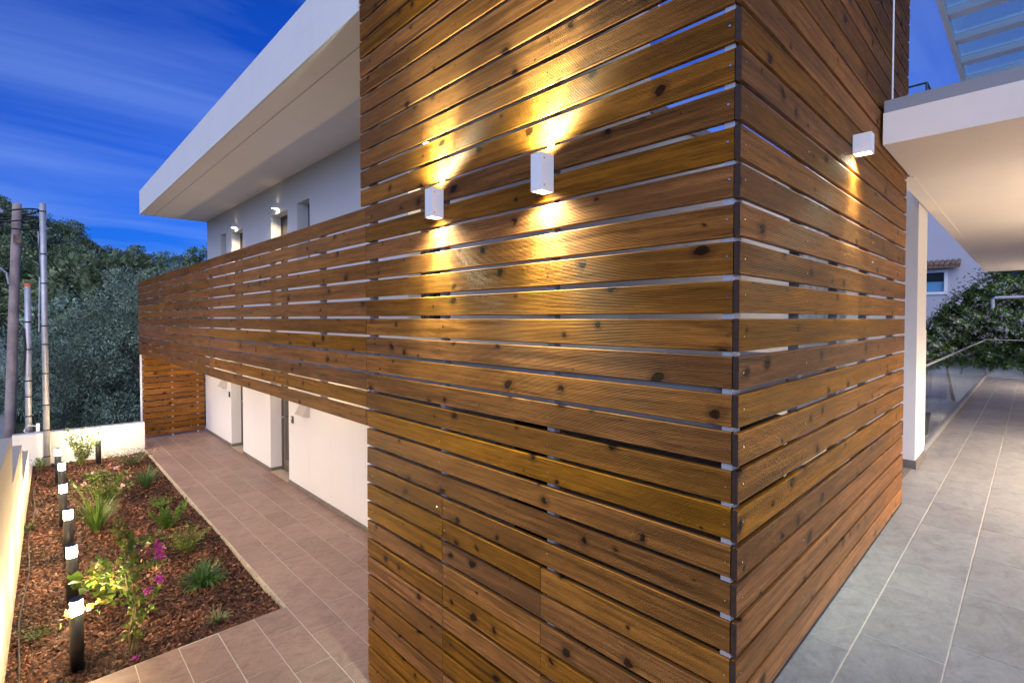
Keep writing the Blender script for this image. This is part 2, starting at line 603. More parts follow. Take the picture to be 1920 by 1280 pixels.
# ------------------------------------------------------------------ ground, hill, road
def hill_h(x, y):
    r = math.hypot(x, y)
    az = x / max(y, 1e-3) if y > 0 else 9.0
    # ridge elevation (tangent) read along the bearing
    T = [(-1.2, .14), (-.30, .19), (-.12, .175), (-.03, .152), (.03, .118), (.08, .098), (.13, .086), (.2, .075), (.35, .06), (.8, .045), (2.0, .03), (9, .02)]
    e = T[0][1]
    for (a, ea), (b, eb) in zip(T, T[1:]):
        if a <= az <= b:
            e = ea + (eb - ea) * (az - a) / (b - a)
            break
    if az > 9 or y <= 0:
        e = .02
    RD = 150.0
    t = min(max((r - 34) / (RD - 34), 0), 1.35)
    s = t * t * (3 - 2 * t) if t < 1 else 1 - (t - 1) * 0.5
    hgt = max(e * RD - 3.5, 0) * (0.55 * t + 0.45 * s if t < 1 else s)
    wob = 1.2 * math.sin(x * .11 + y * .05) + 0.8 * math.sin(y * .17 - x * .07)
    return -0.95 + hgt + wob * min(max((r - 45) / 40, 0), 1)


def build_ground():
    xs = np.concatenate([np.linspace(-500, -70, 16), np.linspace(-60, 90, 61), np.linspace(100, 500, 16)])
    ys = np.concatenate([np.linspace(-500, -40, 10), np.linspace(-30, 190, 89), np.linspace(210, 600, 12)])
    V = [(x, y, hill_h(x, y)) for y in ys for x in xs]
    nx = len(xs)
    F = [(j * nx + i, j * nx + i + 1, (j + 1) * nx + i + 1, (j + 1) * nx + i) for j in range(len(ys) - 1) for i in range(nx - 1)]
    o = npmesh('ground', V, F, M['hill'], smooth=True)
    tag(o, 'dark wooded hillside and ground around the house', kind='structure')
    # road beside the garden
    P = [(-4.2, 12.5), (-4.2, 24), (-4.6, 40), (-6, 60), (-9, 80)]
    Q = [(-0.55, 12.5), (-0.55, 24), (-0.6, 40), (-2, 60), (-5, 80)]
    V = []; F = []
    for i, (p, q) in enumerate(zip(P, Q)):
        z = max(-0.9, hill_h(*p) + 0.06, hill_h(*q) + 0.06)
        V += [(p[0], p[1], z), (q[0], q[1], z)]
        if i:
            F.append((2 * i - 2, 2 * i - 1, 2 * i + 1, 2 * i))
    o = npmesh('road', V, F, M['road'])
    tag(o, 'pale concrete lane running past the garden', kind='structure')


build_ground()

# ------------------------------------------------------------------ paved lower path
GAP = 0.007
TILE_CACHE = {}


def tile_obj(parent, x0, y0, x1, y1, z, mt, key):
    gp = GAP if key == 'p' else 0.0052
    dx, dy = round(x1 - x0 - GAP, 4), round(y1 - y0 - gp, 4)
    if dx < 0.015 or dy < 0.015:
        return
    k = (key, dx, dy)
    if k not in TILE_CACHE:
        b = 0.003
        t = 0.014
        vs = [(-dx / 2, -dy / 2, -t), (dx / 2, -dy / 2, -t), (dx / 2, dy / 2, -t), (-dx / 2, dy / 2, -t),
              (-dx / 2, -dy / 2, -b), (dx / 2, -dy / 2, -b), (dx / 2, dy / 2, -b), (-dx / 2, dy / 2, -b),
              (-dx / 2 + b, -dy / 2 + b, 0), (dx / 2 - b, -dy / 2 + b, 0), (dx / 2 - b, dy / 2 - b, 0), (-dx / 2 + b, dy / 2 - b, 0)]
        fs = [(0, 1, 5, 4), (1, 2, 6, 5), (2, 3, 7, 6), (3, 0, 4, 7), (4, 5, 9, 8), (5, 6, 10, 9), (6, 7, 11, 10), (7, 4, 8, 11), (8, 9, 10, 11)]
        me = bpy.data.meshes.new('tile'); me.from_pydata(vs, [], fs); me.materials.append(mt)
        TILE_CACHE[k] = me
    o = bpy.data.objects.new('tile', TILE_CACHE[k])
    link(o, parent)
    o.location = Vector(((x0 + x1) / 2, (y0 + y1) / 2, z + random.uniform(-.0008, .0008))) - wl(parent)
    o.rotation_euler = (random.uniform(-1, 1) * .0012, random.uniform(-1, 1) * .0012, 0)


XBED = 2.03
YBED = 5.73
path = MB()
path.prism([(-0.45, 0.80), (XW + 0.35, 0.80), (XW + 0.35, YEND + .5), (XBED, YEND + .5), (XBED, YBED), (-0.45, YBED)], -0.5, -0.004)
path = path.build('path', M['grout'])
tag(path, 'warm-lit slate tiled path between house and flower bed', kind='structure')
TW, TL = 0.34, 0.68
for i in range(-8, 5):
    x0 = XBED + i * TW
    x1 = min(x0 + TW, XW)
    off = ((i * 1.0 / 3.0) % 1.0) * TL
    ymin = 3.0
    ymax = YEND if i >= 0 else YBED
    y = ymin - off
    while y < ymax:
        a, b = max(y, ymin), min(y + TL, ymax)
        if b - a > 0.02 and x1 - x0 > 0.02 and not (x0 > XBED + 0.05 and b < 4.0):
            tile_obj(path, max(x0, -0.45), a, x1, b, 0.0, M['tile'], 'p')
        y += TL
# pale screed edge of the path towards the bed
e = MB(); e.box(XBED - 0.022, YBED, -0.20, XBED - 0.002, 15.0, -0.012)
e = e.build('path_edge', M['edge'], path)
e = MB(); e.box(-0.40, YBED + 0.002, -0.20, XBED - 0.024, YBED + 0.02, -0.012)
e.build('path_edge', M['edge'], path)

# ------------------------------------------------------------------ upper terrace
terr = MB()
terr.prism([(-4, -4), (21.1, -4), (21.1, 1.05), (5.9, 1.05), (5.9, 0.90), (XA + .03, 0.90), (XA + .03, 0.79), (-4, 0.79)], -0.9, TZ - 0.004)
terr = terr.build('terrace', M['grout'])
tag(terr, 'grey tiled upper terrace beside the slatted wall', kind='structure')
W2, L2 = 0.367, 0.722
for r_ in range(-4, 2):
    y0 = 0.655 - (1 - r_) * W2 + W2      # r_=1 is the row against the screen
    y1 = y0 + W2
    off = 2.901 + (1 - r_) * 0.223
    k0 = math.floor((0.0 - off) / L2)
    x = off + k0 * L2
    while x < 20.7:
        a, b = max(x, -0.6), min(x + L2, 20.7)
        yy1 = y1
        if r_ == 1:
            yy1 = 0.97 if a > 5.9 else 0.87
            if b < XA + 0.1:
                x += L2
                continue
            if a < XA + 0.03: a = XA + 0.03
        tile_obj(terr, a, y0, b, yy1, TZ, M['tile_t'], 't')
        x += L2
e = MB(); e.box(5.98, 0.972, TZ - 0.05, 20.9, 1.04, TZ + 0.006)
e.build('terrace_edge', M['skirt'], terr)

# ------------------------------------------------------------------ boards
BOARD_CACHE = {}


def board_mesh(L):
    L = round(L, 3)
    if L in BOARD_CACHE:
        return BOARD_CACHE[L]
    n = 16
    z0, z1 = 0.0085, BH - 0.0085
    st = (z1 - z0) / n
    P = [(0.0062, 0.0), (0.0031, 0.0010), (0.0010, 0.0031), (0.0, 0.0062)]
    for i in range(n):
        z = z0 + i * st
        P += [(0.0, z + st * 0.10), (0.0021, z + st * 0.36), (0.0021, z + st * 0.64), (0.0, z + st * 0.90)]
    P += [(0.0, BH - 0.0062), (0.0010, BH - 0.0031), (0.0031, BH - 0.0010), (0.0062, BH), (BT - 0.003, BH), (BT, BH - 0.003), (BT, 0.003), (BT - 0.003, 0.0)]
    k = len(P)
    vs = [(0, y, z) for y, z in P] + [(L, y, z) for y, z in P]
    fs = [(i, k + i, k + (i + 1) % k, (i + 1) % k) for i in range(k)]
    me = bpy.data.meshes.new('board')
    me.from_pydata(vs, [], fs + [tuple(range(k)), tuple(range(2 * k - 1, k - 1, -1))])
    me.materials.append(M['wood']); me.materials.append(M['endgrain'])
    me.polygons[k].material_index = 1
    me.polygons[k + 1].material_index = 1
    bm = bmesh.new(); bm.from_mesh(me); bmesh.ops.recalc_face_normals(bm, faces=bm.faces); bm.to_mesh(me); bm.free()
    BOARD_CACHE[L] = me
    return me


def board_A(parent, y0, y1, n, x=XA):
    """board of the long front: runs along y, grooved face towards -x"""
    o = bpy.data.objects.new('board', board_mesh(y1 - y0))
    link(o, parent)
    o.location = Vector((x + random.uniform(-.0012, .0012), y1, row(n) + random.uniform(-.003, .003))) - wl(parent)
    o.rotation_euler = (random.uniform(-.008, .008), random.uniform(-.0007, .0007), -math.pi / 2)
    return o


def board_B(parent, x0, x1, n, y=YB, z=None):
    o = bpy.data.objects.new('board', board_mesh(x1 - x0))
    link(o, parent)
    o.location = Vector((x0, y + random.uniform(-.0012, .0012), (row(n) if z is None else z) + random.uniform(-.002, .002))) - wl(parent)
    o.rotation_euler = (random.uniform(-.008, .008), random.uniform(-.0006, .0006), 0)
    return o


scr = thing('slatted_screen', (XA, YB, 0), 'tall brown wooden slat screen wrapping the corner of the house', 'slat screen')
Y1 = YB + BT + 0.004      # where the long-side boards start
YJ = 4.03                 # joint with the balcony boards
YU = 4.12                 # end of the higher boards
NTOP = 20
JB, JC = 2.925, 1.965     # joints of the access doors
for n in range(-19, NTOP + 1):
    if n >= 7:
        board_A(scr, Y1, YU, n)
    elif n >= -7:
        board_A(scr, Y1, YJ - 0.003, n)
    elif n == -8:
        board_A(scr, Y1, JB - 0.002, n); board_A(scr, JB + 0.002, YJ - 0.003, n)
    else:
        board_A(scr, Y1, JC - 0.002, n); board_A(scr, JC + 0.002, JB - 0.002, n); board_A(scr, JB + 0.002, YJ - 0.003, n)
XBE = 5.95
for n in range(-10, NTOP + 1):
    board_B(scr, XA - 0.001, XBE + (0.012 if n > 9 else 0), n)
# posts behind the boards
PX = XA + BT + 0.003
for (ya, yb) in ((3.955, 4.015), (2.925, 2.975), (1.885, 1.937)):
    q = MB(); q.box(PX, ya, 0, PX + 0.05, yb, 6.42); q.build('post', M['alu'], scr)
q = MB(); q.box(PX - 0.018, Y1 + 0.001, 0, PX + 0.06, Y1 + 0.045, 6.42); q.build('post', M['alu'], scr)
PY = YB + BT + 0.003
for (xa, xb) in ((2.97, 3.03), (3.72, 3.78), (4.52, 4.60), (5.55, 5.63)):
    q = MB(); q.box(xa, PY, TZ, xb, PY + 0.05, 6.42); q.build('post', M['alu'], scr)
# dark plinth strip below the side boards
q = MB(); q.box(XA + 0.01, YB + 0.004, TZ + 0.002, XBE - 0.01, YB + 0.03, row(-10) - 0.004); q.build('plinth', M['rubber'], scr)
# screw heads
q = MB()
def screw_A(y, z):
    q.lathe((0, 0, 0), [(0.0001, 0)], 3) if False else None
    vs = []; nn = 8
    for k in range(nn):
        t = 2 * math.pi * k / nn
        vs.append((XA - 0.0022, y + 0.0048 * math.cos(t), z + 0.0048 * math.sin(t)))
    for k in range(nn):
        t = 2 * math.pi * k / nn
        vs.append((XA + 0.003, y + 0.0048 * math.cos(t), z + 0.0048 * math.sin(t)))
    q.add(vs, [tuple(range(nn))] + [(k, (k + 1) % nn, nn + (k + 1) % nn, nn + k) for k in range(nn)])
def screw_B(x, z):
    vs = []; nn = 8
    for k in range(nn):
        t = 2 * math.pi * k / nn
        vs.append((x + 0.0048 * math.cos(t), YB - 0.0022, z + 0.0048 * math.sin(t)))
    for k in range(nn):
        t = 2 * math.pi * k / nn
        vs.append((x + 0.0048 * math.cos(t), YB + 0.003, z + 0.0048 * math.sin(t)))
    q.add(vs, [tuple(range(nn - 1, -1, -1))] + [(k, nn + k, nn + (k + 1) % nn, (k + 1) % nn) for k in range(nn)])
for n in range(-19, NTOP + 1):
    zc = row(n) + BH / 2
    for y in (Y1 + 0.020, 1.911, 2.95, 3.985):
        if n < -7 and y > 2.0:
            for dy in (-0.055, 0.03):
                screw_A(y + dy + random.uniform(-.004, .004), zc + random.uniform(-.01, .01))
        else:
            screw_A(y + random.uniform(-.005, .005), zc + random.uniform(-.012, .012))
for n in range(-10, NTOP + 1):
    zc = row(n) + BH / 2
    for x in (XA + 0.047, 3.0, 3.75, 4.56, 5.59):
        screw_B(x + random.uniform(-.006, .006), zc + random.uniform(-.012, .012))
tag(q.build('screws', M['screw'], scr), kind='stuff')

# balcony front
bal = thing('balcony_screen', (XA, YEND, row(-5)), 'long brown wooden slat balustrade along the upstairs balcony', 'balustrade')
segs = [(YJ + 0.003, 9.30), (9.306, 12.95), (12.956, YEND)]
for n in range(-5, 7):
    for a, b in segs:
        board_A(bal, a, b, n)
y = 5.0
while y < YEND:
    q = MB(); q.box(PX, y, row(-5) + 0.01, PX + 0.05, y + 0.06, row(6) + BH - 0.01); q.build('post', M['alu'], bal)
    y += 1.45
q = MB(); q.box(PX, YEND - 0.07, row(-5) + 0.01, PX + 0.05, YEND - 0.01, row(6) + BH - 0.01); q.build('post', M['alu'], bal)

# slatted end screen under the balcony
ends = thing('end_screen', (XA + 0.05, 16.38, 0), 'orange-lit wooden slat screen closing the far end of path', 'slat screen')
for k in range(16):
    board_B(ends, XA + 0.05, XW - 0.03, 0, y=16.38, z=0.045 + k * PITCH)
for (xa, xb) in ((2.17, 2.20), (2.82, 2.86), (3.42, 3.46)):
    q = MB(); q.box(xa, 16.38 + BT + .003, 0, xb, 16.38 + BT + .045, 2.64); q.build('post', M['lampwhite'], ends)
q = MB(); q.box(XA + 0.002, 16.375, 0, XA + 0.04, 16.43, 2.24); q.build('post', M['lampwhite'], ends)

# ------------------------------------------------------------------ house
house = thing('villa', (XW, 16.0, 0), 'white modern villa with flat overhanging roof and recessed doors', 'house')


def wall_x(name, x0, x1, y0, y1, z0, z1, ops, mt, parent):
    q = MB()
    ys = sorted({y0, y1, *[a for o in ops for a in o[:2]]})
    for a, b in zip(ys, ys[1:]):
        cuts = sorted([(o[2], o[3]) for o in ops if o[0] <= a + 1e-6 and o[1] >= b - 1e-6])
        z = z0
        for (c, d) in cuts:
            if c > z + 1e-6: q.box(x0, a, z, x1, b, c)
            z = d
        if z < z1 - 1e-6: q.box(x0, a, z, x1, b, z1)
    return q.build(name, mt, parent)


D1 = (12.93, 13.87); D2 = (10.03, 11.06)
lower = wall_x('lower_wall', XW, XW + 0.32, 4.06, 16.37, 0, 2.70, [(*D1, 0, 2.18), (*D2, 0, 2.18)], M['white'], house)
U1 = (12.80, 13.69); U2 = (10.0, 10.91); U3 = (4.85, 5.74)
WN1 = (14.16, 14.68); WN2 = (8.95, 9.52)
upper = wall_x('upper_wall', XW, XW + 0.32, 2.36, 16.0, 2.95, 5.90,
               [(*U1, 2.95, 5.30), (*U2, 2.95, 5.30), (*U3, 2.95, 5.30), (*WN1, 4.1, 5.36), (*WN2, 4.1, 5.34)], M['white'], house)
# closing sides of the body of the house
q = MB(); q.box(XW + 0.32, 15.70, 0, 11.0, 15.98, 5.90); q.build('gable_wall', M['white'], house)
q = MB(); q.box(XW + 0.32, 2.36, 0, 11.0, 2.62, 5.0); q.build('side_wall', M['white'], house)
q = MB(); q.box(10.7, 2.62, 0, 11.0, 15.7, 5.90); q.build('rear_wall', M['white'], house)
q = MB(); q.box(XW + 0.322, 2.34, 5.002, 11.0, 4.16, 5.12); q.build('low_roof', M['cap'], house)
q = MB(); q.box(XW + 0.322, 4.0, 5.121, 10.7, 4.158, 5.90); q.build('side_wall', M['white'], house)
# balcony floor
q = MB(); q.box(XA + 0.09, Y1 + 0.06, 2.70, XW + 0.30, YEND - 0.02, 2.95); q.build('balcony_floor', M['soffit_warm'], house)
# roof
roof = MB()
roof.box(2.13, 4.16, 5.90, 11.4, 16.15, 6.50)
roof.box(2.30, 2.30, 5.902, 4.0, 4.16, 6.498)
roof = roof.build('roof_slab', M['white'], house)
q = MB(); q.box(2.15, 4.18, 5.892, XW + .3, 15.99, 5.8985); q.build('soffit_warm_tint', M['soffit_warm'], roof)  # thin skin added below the slab to carry the painted warm light
q = MB(); q.box(2.40, 4.2, 5.888, 2.412, 15.98, 5.895); q.build('drip_groove', M['hood'], roof)
# skirting of the lower wall
for a, b in ((4.1, D2[0]), (D2[1], D1[0]), (D1[1], 16.36)):
    q = MB(); q.box(XW - 0.012, a, 0.001, XW - 0.001, b, 0.075); q.build('skirting', M['skirt'], house)
for D in (D1, D2):
    q = MB(); q.box(XW + 0.001, D[1] - 0.012, 0.004, XW + 0.22, D[1] - 0.001, 0.075); q.build('skirting', M['skirt'], house)
    q = MB(); q.box(XW - 0.010, D[0] + 0.002, -0.002, XW + 0.22, D[1] - 0.013, 0.006); q.build('threshold', M['edge'], house)


def door(y0, y1, z0, z1, x, hz, glazed=True):
    d = MB()
    d.box(x, y0 + .004, z0 + .012, x + .06, y0 + .075, z1)
    d.box(x, y1 - .075, z0 + .012, x + .06, y1 - .004, z1)
    d.box(x, y0 + .075, z1 - .07, x + .06, y1 - .075, z1)
    fr = d.build('door', M['frame'], house)
    q = MB(); q.box(x + .012, y0 + .08, z0 + .02, x + .05, y1 - .08, z1 - .075); q.build('leaf', M['door'], fr, bevel=0.003)
    if glazed:
        q = MB(); q.box(x + .008, y0 + .20, z0 + .25, x + .0118, y1 - .20, z1 - .2); q.build('pane', M['dglass'], fr)
    q = MB()
    q.tube([(x + .01, y1 - .13, hz), (x - .045, y1 - .13, hz)], .009)
    q.tube([(x - .045, y1 - .14, hz), (x - .045, y1 - .25, hz)], .009)
    q.build('handle', M['galv'], fr)


door(*D1, 0.0, 2.18, XW + 0.22, 1.14)
door(*D2, 0.0, 2.18, XW + 0.22, 1.14)
for U in (U1, U2, U3):
    door(*U, 2.95, 5.30, XW + 0.19, 4.0)
for Wn, zt in ((WN1, 5.36), (WN2, 5.34)):
    q = MB()
    x = XW + 0.20
    q.box(x, Wn[0] + .002, 4.10, x + .05, Wn[0] + .05, zt); q.box(x, Wn[1] - .05, 4.10, x + .05, Wn[1] - .002, zt)
    q.box(x, Wn[0] + .05, zt - .05, x + .05, Wn[1] - .05, zt - .002); q.box(x, Wn[0] + .05, 4.102, x + .05, Wn[1] - .05, 4.15)
    fr = q.build('window', M['shutter'], house)
    q = MB(); q.box(x + .012, Wn[0] + .05, 4.15, x + .03, Wn[1] - .05, zt - .05); q.build('pane', M['dglass'], fr)

# store under the corner: dividing wall, floor (closed and dark)
q = MB(); q.box(XA + 0.09, 4.04, 0, XW, 4.16, 2.698); q.build('store_wall', M['white'], house)
q = MB(); q.box(XW - 0.9, Y1 + 0.02, 0, XW - 0.8, 2.36, 2.698); q.build('store_wall', M['skirt'], house)
# glazed gallery with curtain behind the corner screen
for z0_, z1_ in ((TZ, 3.05), (5.72, 5.98)):
    gal = MB(); gal.box(8.3, 0.98, z0_, 8.5, 2.36, z1_); gal.build('gallery_wall', M['white'], house)
def curtain(y0, y1, x, z0, z1, parent):
    n = int((y1 - y0) / 0.012)
    V = []; F = []
    for i in range(n + 1):
        y = y0 + (y1 - y0) * i / n
        a = math.sin(y * 52 + 1.3 * math.sin(y * 9)) * .035 + math.sin(y * 23) * .012
        V += [(x + a, y, z0), (x + a * .8, y, z1)]
        if i: F.append((2 * i - 2, 2 * i, 2 * i + 1, 2 * i - 1))
    return npmesh('curtain', V, F, M['curtain'], parent, smooth=True)
curtain(1.0, 2.34, 8.2, 3.02, 5.70, house)

# intercoms beside the doors
for i, (y, z, lab) in enumerate(((13.98, 1.30, 'small black intercom on white wall beside the farther lower door'), (9.82, 1.27, 'small black intercom on white wall beside the nearer lower door'))):
    q = MB(); q.box(XW - 0.022, y - 0.045, z - 0.065, XW - 0.001, y + 0.045, z + 0.065)
    o = q.build('intercom', M['black'], loc=(XW, y, z), bevel=0.004); tag(o, lab, 'intercom', 'door intercoms')
    q = MB(); q.box(XW - 0.0245, y - 0.018, z + 0.01, XW - 0.0222, y + 0.018, z + 0.04); q.build('panel', M['galv'], o)

WARM = (0.92, 1.0, 0.74)
WARM2 = (1.0, 0.80, 0.52)
WARM3 = (1.0, 0.70, 0.44)
WARM4 = (1.0, 0.79, 0.60)

# wedge-shaped vent hoods on the lower wall
for (y, z, lab) in ((14.40, 1.42, 'pale wedge-shaped vent hood on wall by the farther lower door'), (9.20, 1.42, 'pale wedge-shaped vent hood on wall by the nearer lower door')):
    t = thing('vent_hood', (XW, y, z), lab, 'vent', 'vent hoods under the balcony')
    hw = 0.19
    q = MB()
    q.add([(XW - .002, y - hw, z + .0), (XW - .002, y + hw, z + .0), (XW - .13, y + hw, z + .03), (XW - .13, y - hw, z + .03), (XW - .002, y - hw, z + .26), (XW - .002, y + hw, z + .26)],
          [(0, 3, 2, 1), (0, 1, 5, 4), (2, 3, 4, 5), (0, 4, 3), (1, 2, 5)])
    q.build('housing', M['hood'], t)
    for k in range(3):
        q = MB(); q.box(XW - .10 + k * .03, y - hw + .02, z + .001 + .008 * (2 - k), XW - .092 + k * .03, y + hw - .02, z + .028); q.build('slat', M['shutter'], t)

# recessed downlights in the underside of the balcony
for (y, lab) in ((5.6, 'recessed warm downlight under the balcony nearest the tall screen'), (7.9, 'recessed warm downlight under balcony before the nearer door'), (10.55, 'recessed warm downlight in front of the nearer lower door'), (13.35, 'recessed warm downlight in front of the farther lower door'), (15.4, 'recessed warm downlight beside the far end screen')):
    t = thing('recessed_downlight', (3.12, y, 2.70), lab, 'ceiling lamp', 'downlights under the balcony')
    q = MB(); q.lathe((3.12, y, 2.692), [(.052, 0), (.052, .007), (.03, .007)], 20); q.build('trim_ring', M['lampwhite'], t)
    q = MB(); q.lathe((3.12, y, 2.689), [(.036, 0), (.036, .0025)], 20); q.build('lens', M['lampglow'], t)
    lamp_light('downlight_beam', 'SPOT', (3.12, y, 2.67), 46, WARM3, t, aim=(0.1, 0, -1), spot_size=R(150), spot_blend=0.7, shadow_soft_size=0.04)

# lamps above the upstairs doors
for (y, z, lab) in ((13.30, 5.40, 'small lit lamp above the farthest upstairs door'), (10.52, 5.42, 'small lit lamp above the second upstairs door'), (5.30, 5.42, 'small lit lamp above upstairs door behind the slats')):
    t = thing('door_lamp', (XW, y, z), lab, 'wall lamp', 'lamps above upstairs doors')
    q = MB(); q.box(XW - .105, y - .05, z - .03, XW - .001, y + .05, z + .03); q.build('housing', M['lampwhite'], t)
    q = MB(); q.box(XW - .095, y - .04, z - .034, XW - .012, y + .04, z - .031); q.build('lens', M['lampglow'], t)
    lamp_light('door_lamp_beam', 'SPOT', (XW - .06, y, z - .045), 48, WARM2, t, aim=(0.16, 0, -1), spot_size=R(130), spot_blend=0.7, shadow_soft_size=0.03)
    lamp_light('door_lamp_beam', 'SPOT', (XW - .055, y, z + .045), 0.5, WARM2, t, aim=(0.1, 0, 1), spot_size=R(110), spot_blend=0.6, shadow_soft_size=0.03)


# box lamps on the screen
def box_lamp_A(y0, z0, z1, lab, eu, ed):
    t = thing('box_lamp', (XA, y0 + .04, z0), lab, 'wall lamp', 'white box lamps on the screen')
    x0, x1 = XA - 0.104, XA - 0.003
    th = 0.006
    q = MB()
    q.box(x0, y0, z0, x0 + th, y0 + .08, z1); q.box(x1 - th, y0, z0, x1, y0 + .08, z1)
    q.box(x0 + th, y0, z0, x1 - th, y0 + th, z1); q.box(x0 + th, y0 + .08 - th, z0, x1 - th, y0 + .08, z1)
    q.build('housing', M['lampwhite'], t)
    cx, cy = x0 + 0.022, y0 + .04
    q = MB(); q.box(x0 + th + .001, y0 + th + .001, z0 + .012, x1 - th - .001, y0 + .08 - th - .001, z0 + .018); q.build('lens', M['lampglow'], t)
    q = MB(); q.box(x0 + th + .001, y0 + th + .001, z1 - .018, x1 - th - .001, y0 + .08 - th - .001, z1 - .012); q.build('lens', M['lampglow'], t)
    q = MB(); q.box(x0 + .012, y0 + .03, z0 + .07, x1 - .012, y0 + .05, z1 - .07); q.build('bracket', M['galv'], t)
    q = MB(); q.box(x1 + .0003, y0 + .006, z0 + .006, XA - .0005, y0 + .074, z1 - .006); q.build('back_plate', M['galv'], t)
    for zc_ in (z0 + .03, z1 - .03):
        q = MB(); q.tube([(cx, y0 + .0005, zc_), (cx, y0 - .0015, zc_)], .004, 8); q.build('fixing', M['screw'], t)
    for dz, en, aim in ((z1 + .002, eu, (0.05, 0, 1)), (z0 - .002, ed, (0.05, 0, -1))):
        lamp_light('box_lamp_beam', 'SPOT', (cx, cy, dz), en, WARM, t, aim=aim, spot_size=R(62), spot_blend=1.0, shadow_soft_size=0.02)
        lamp_light('box_lamp_spill', 'SPOT', (cx, cy, dz), en * .36, WARM, t, aim=aim, spot_size=R(150), spot_blend=1.0, shadow_soft_size=0.02)


box_lamp_A(2.892, 3.905, 4.105, 'white box lamp on slats, left one of the long side', 300, 290)
box_lamp_A(1.864, 3.900, 4.105, 'white box lamp on slats, nearer the corner on the long side', 300, 290)


def box_lamp_B(x0, z0, z1, lab, e, y=YB, up_e=0.0, group='white box lamps on the screen', col=WARM, cone=110):
    t = thing('box_lamp', (x0 + .045, y, z0), lab, 'wall lamp', group)
    ya, yb = y - 0.104, y - 0.003
    th = 0.006
    q = MB()
    q.box(x0, ya, z0, x0 + .09, ya + th, z1); q.box(x0, yb - th, z0, x0 + .09, yb, z1)
    q.box(x0, ya + th, z0, x0 + th, yb - th, z1); q.box(x0 + .09 - th, ya + th, z0, x0 + .09, yb - th, z1)
    if not up_e: q.box(x0 + th, ya + th, z1 - th, x0 + .09 - th, yb - th, z1)
    q.build('housing', M['lampwhite'], t)
    q = MB(); q.box(x0 + th + .001, ya + th + .001, z0 + .012, x0 + .09 - th - .001, yb - th - .001, z0 + .018); q.build('lens', M['lampglow'], t)
    lamp_light('box_lamp_beam', 'SPOT', (x0 + .045, ya + .030, z0 - .002), e if cone != 110 else e * .4, col, t, aim=(0, 0.03 if cone == 110 else 0.35, -1), spot_size=R(150 if cone == 110 else cone), spot_blend=1.0, shadow_soft_size=0.022)
    if cone == 110:
        lamp_light('box_lamp_spill', 'SPOT', (x0 + .045, ya + .030, z0 - .002), e * .6, col, t, aim=(0, 0.22, -1), spot_size=R(56), spot_blend=1.0, shadow_soft_size=0.022)
    if up_e:
        lamp_light('box_lamp_beam', 'SPOT', (x0 + .045, (ya + yb) / 2, z1 + .002), up_e, col, t, aim=(0, 0.12, 1), spot_size=R(150), spot_blend=1.0, shadow_soft_size=0.022)


box_lamp_B(3.91, 4.275, 4.40, 'short white downlight box on the terrace side of slats', 300)

# ------------------------------------------------------------------ canopy over the terrace
can = thing('terrace_canopy', (4.75, 0.8, 4.53), 'white flat canopy slab with grey coping over the terrace', 'canopy')
XF = 4.748
q = MB(); q.prism([(XF, -3.2), (19.7, -3.2), (19.7, 0.99), (5.98, 0.92), (5.98, 0.826), (XF, 0.826)], 4.53, 4.770)
q.build('slab', M['soffit_warm'], can)
q = MB(); q.prism([(XF + .012, -3.18), (19.68, -3.18), (19.68, 0.97), (5.99, 0.90), (5.99, 0.822), (XF + .012, 0.822)], 4.772, 4.866)
q.build('coping', M['cap'], can)
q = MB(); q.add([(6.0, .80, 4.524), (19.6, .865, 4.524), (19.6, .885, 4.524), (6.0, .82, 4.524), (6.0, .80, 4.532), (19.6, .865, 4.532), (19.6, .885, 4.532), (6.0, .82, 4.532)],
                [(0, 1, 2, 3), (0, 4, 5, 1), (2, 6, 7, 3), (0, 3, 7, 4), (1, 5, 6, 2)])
q.build('drip_groove', M['soffit_warm'], can)

colm = thing('column', (7.8, 1.3, TZ), 'white square column with grey skirting at end of the glass rail', 'column')
q = MB(); q.box(7.45, 0.945, TZ, 8.14, 1.65, 4.70); q.build('shaft', M['white'], colm)
q = MB(); q.box(7.436, 0.932, TZ + .001, 8.154, 0.944, TZ + .10); q.box(7.436, 0.9442, TZ + .001, 7.449, 1.65, TZ + .10); q.build('skirting', M['skirt'], colm)

# wall of the house on the right of the terrace, with up-and-down box lamps
rw = thing('terrace_wall', (5.4, -1.7, TZ), 'white house wall along the right edge of the terrace', 'wall')
q = MB(); q.box(5.4, -1.9, TZ, 19.7, -1.602, 4.528); q.build('wall', M['white'], rw)

# thin white rod rising in front of the upper boards
q = MB(); q.tube([(4.93, 0.800, 4.866), (4.93, 0.800, 7.05)], 0.006, 8)
tag(q.build('steel_rod', M['lampwhite'], loc=(4.93, 0.80, 4.866)), 'thin white upright rod in front of upper terrace-side boards', 'rod')

# guard rail on the canopy roof
gr = thing('guard_rail', (7.35, .9, 4.866), 'thin dark roof guard rail above the white canopy', 'railing')
for p in ((7.35, .88), (9.0, .88), (10.6, .88)):
    q = MB(); q.tube([(*p, 4.867), (*p, 5.86)], 0.012, 8); q.build('post', M['black'], gr)
q = MB(); q.tube([(7.35, .88, 5.86), (10.6, .88, 5.86)], 0.012, 8); q.build('top_rail', M['black'], gr)
q = MB(); q.tube([(7.35, .88, 5.86), (7.35, 2.36, 5.86)], 0.012, 8); q.build('top_rail', M['black'], gr)
q = MB(); q.tube([(7.35, .88, 5.4), (7.35, 2.36, 5.4)], 0.004, 6); q.build('wire', M['black'], gr)

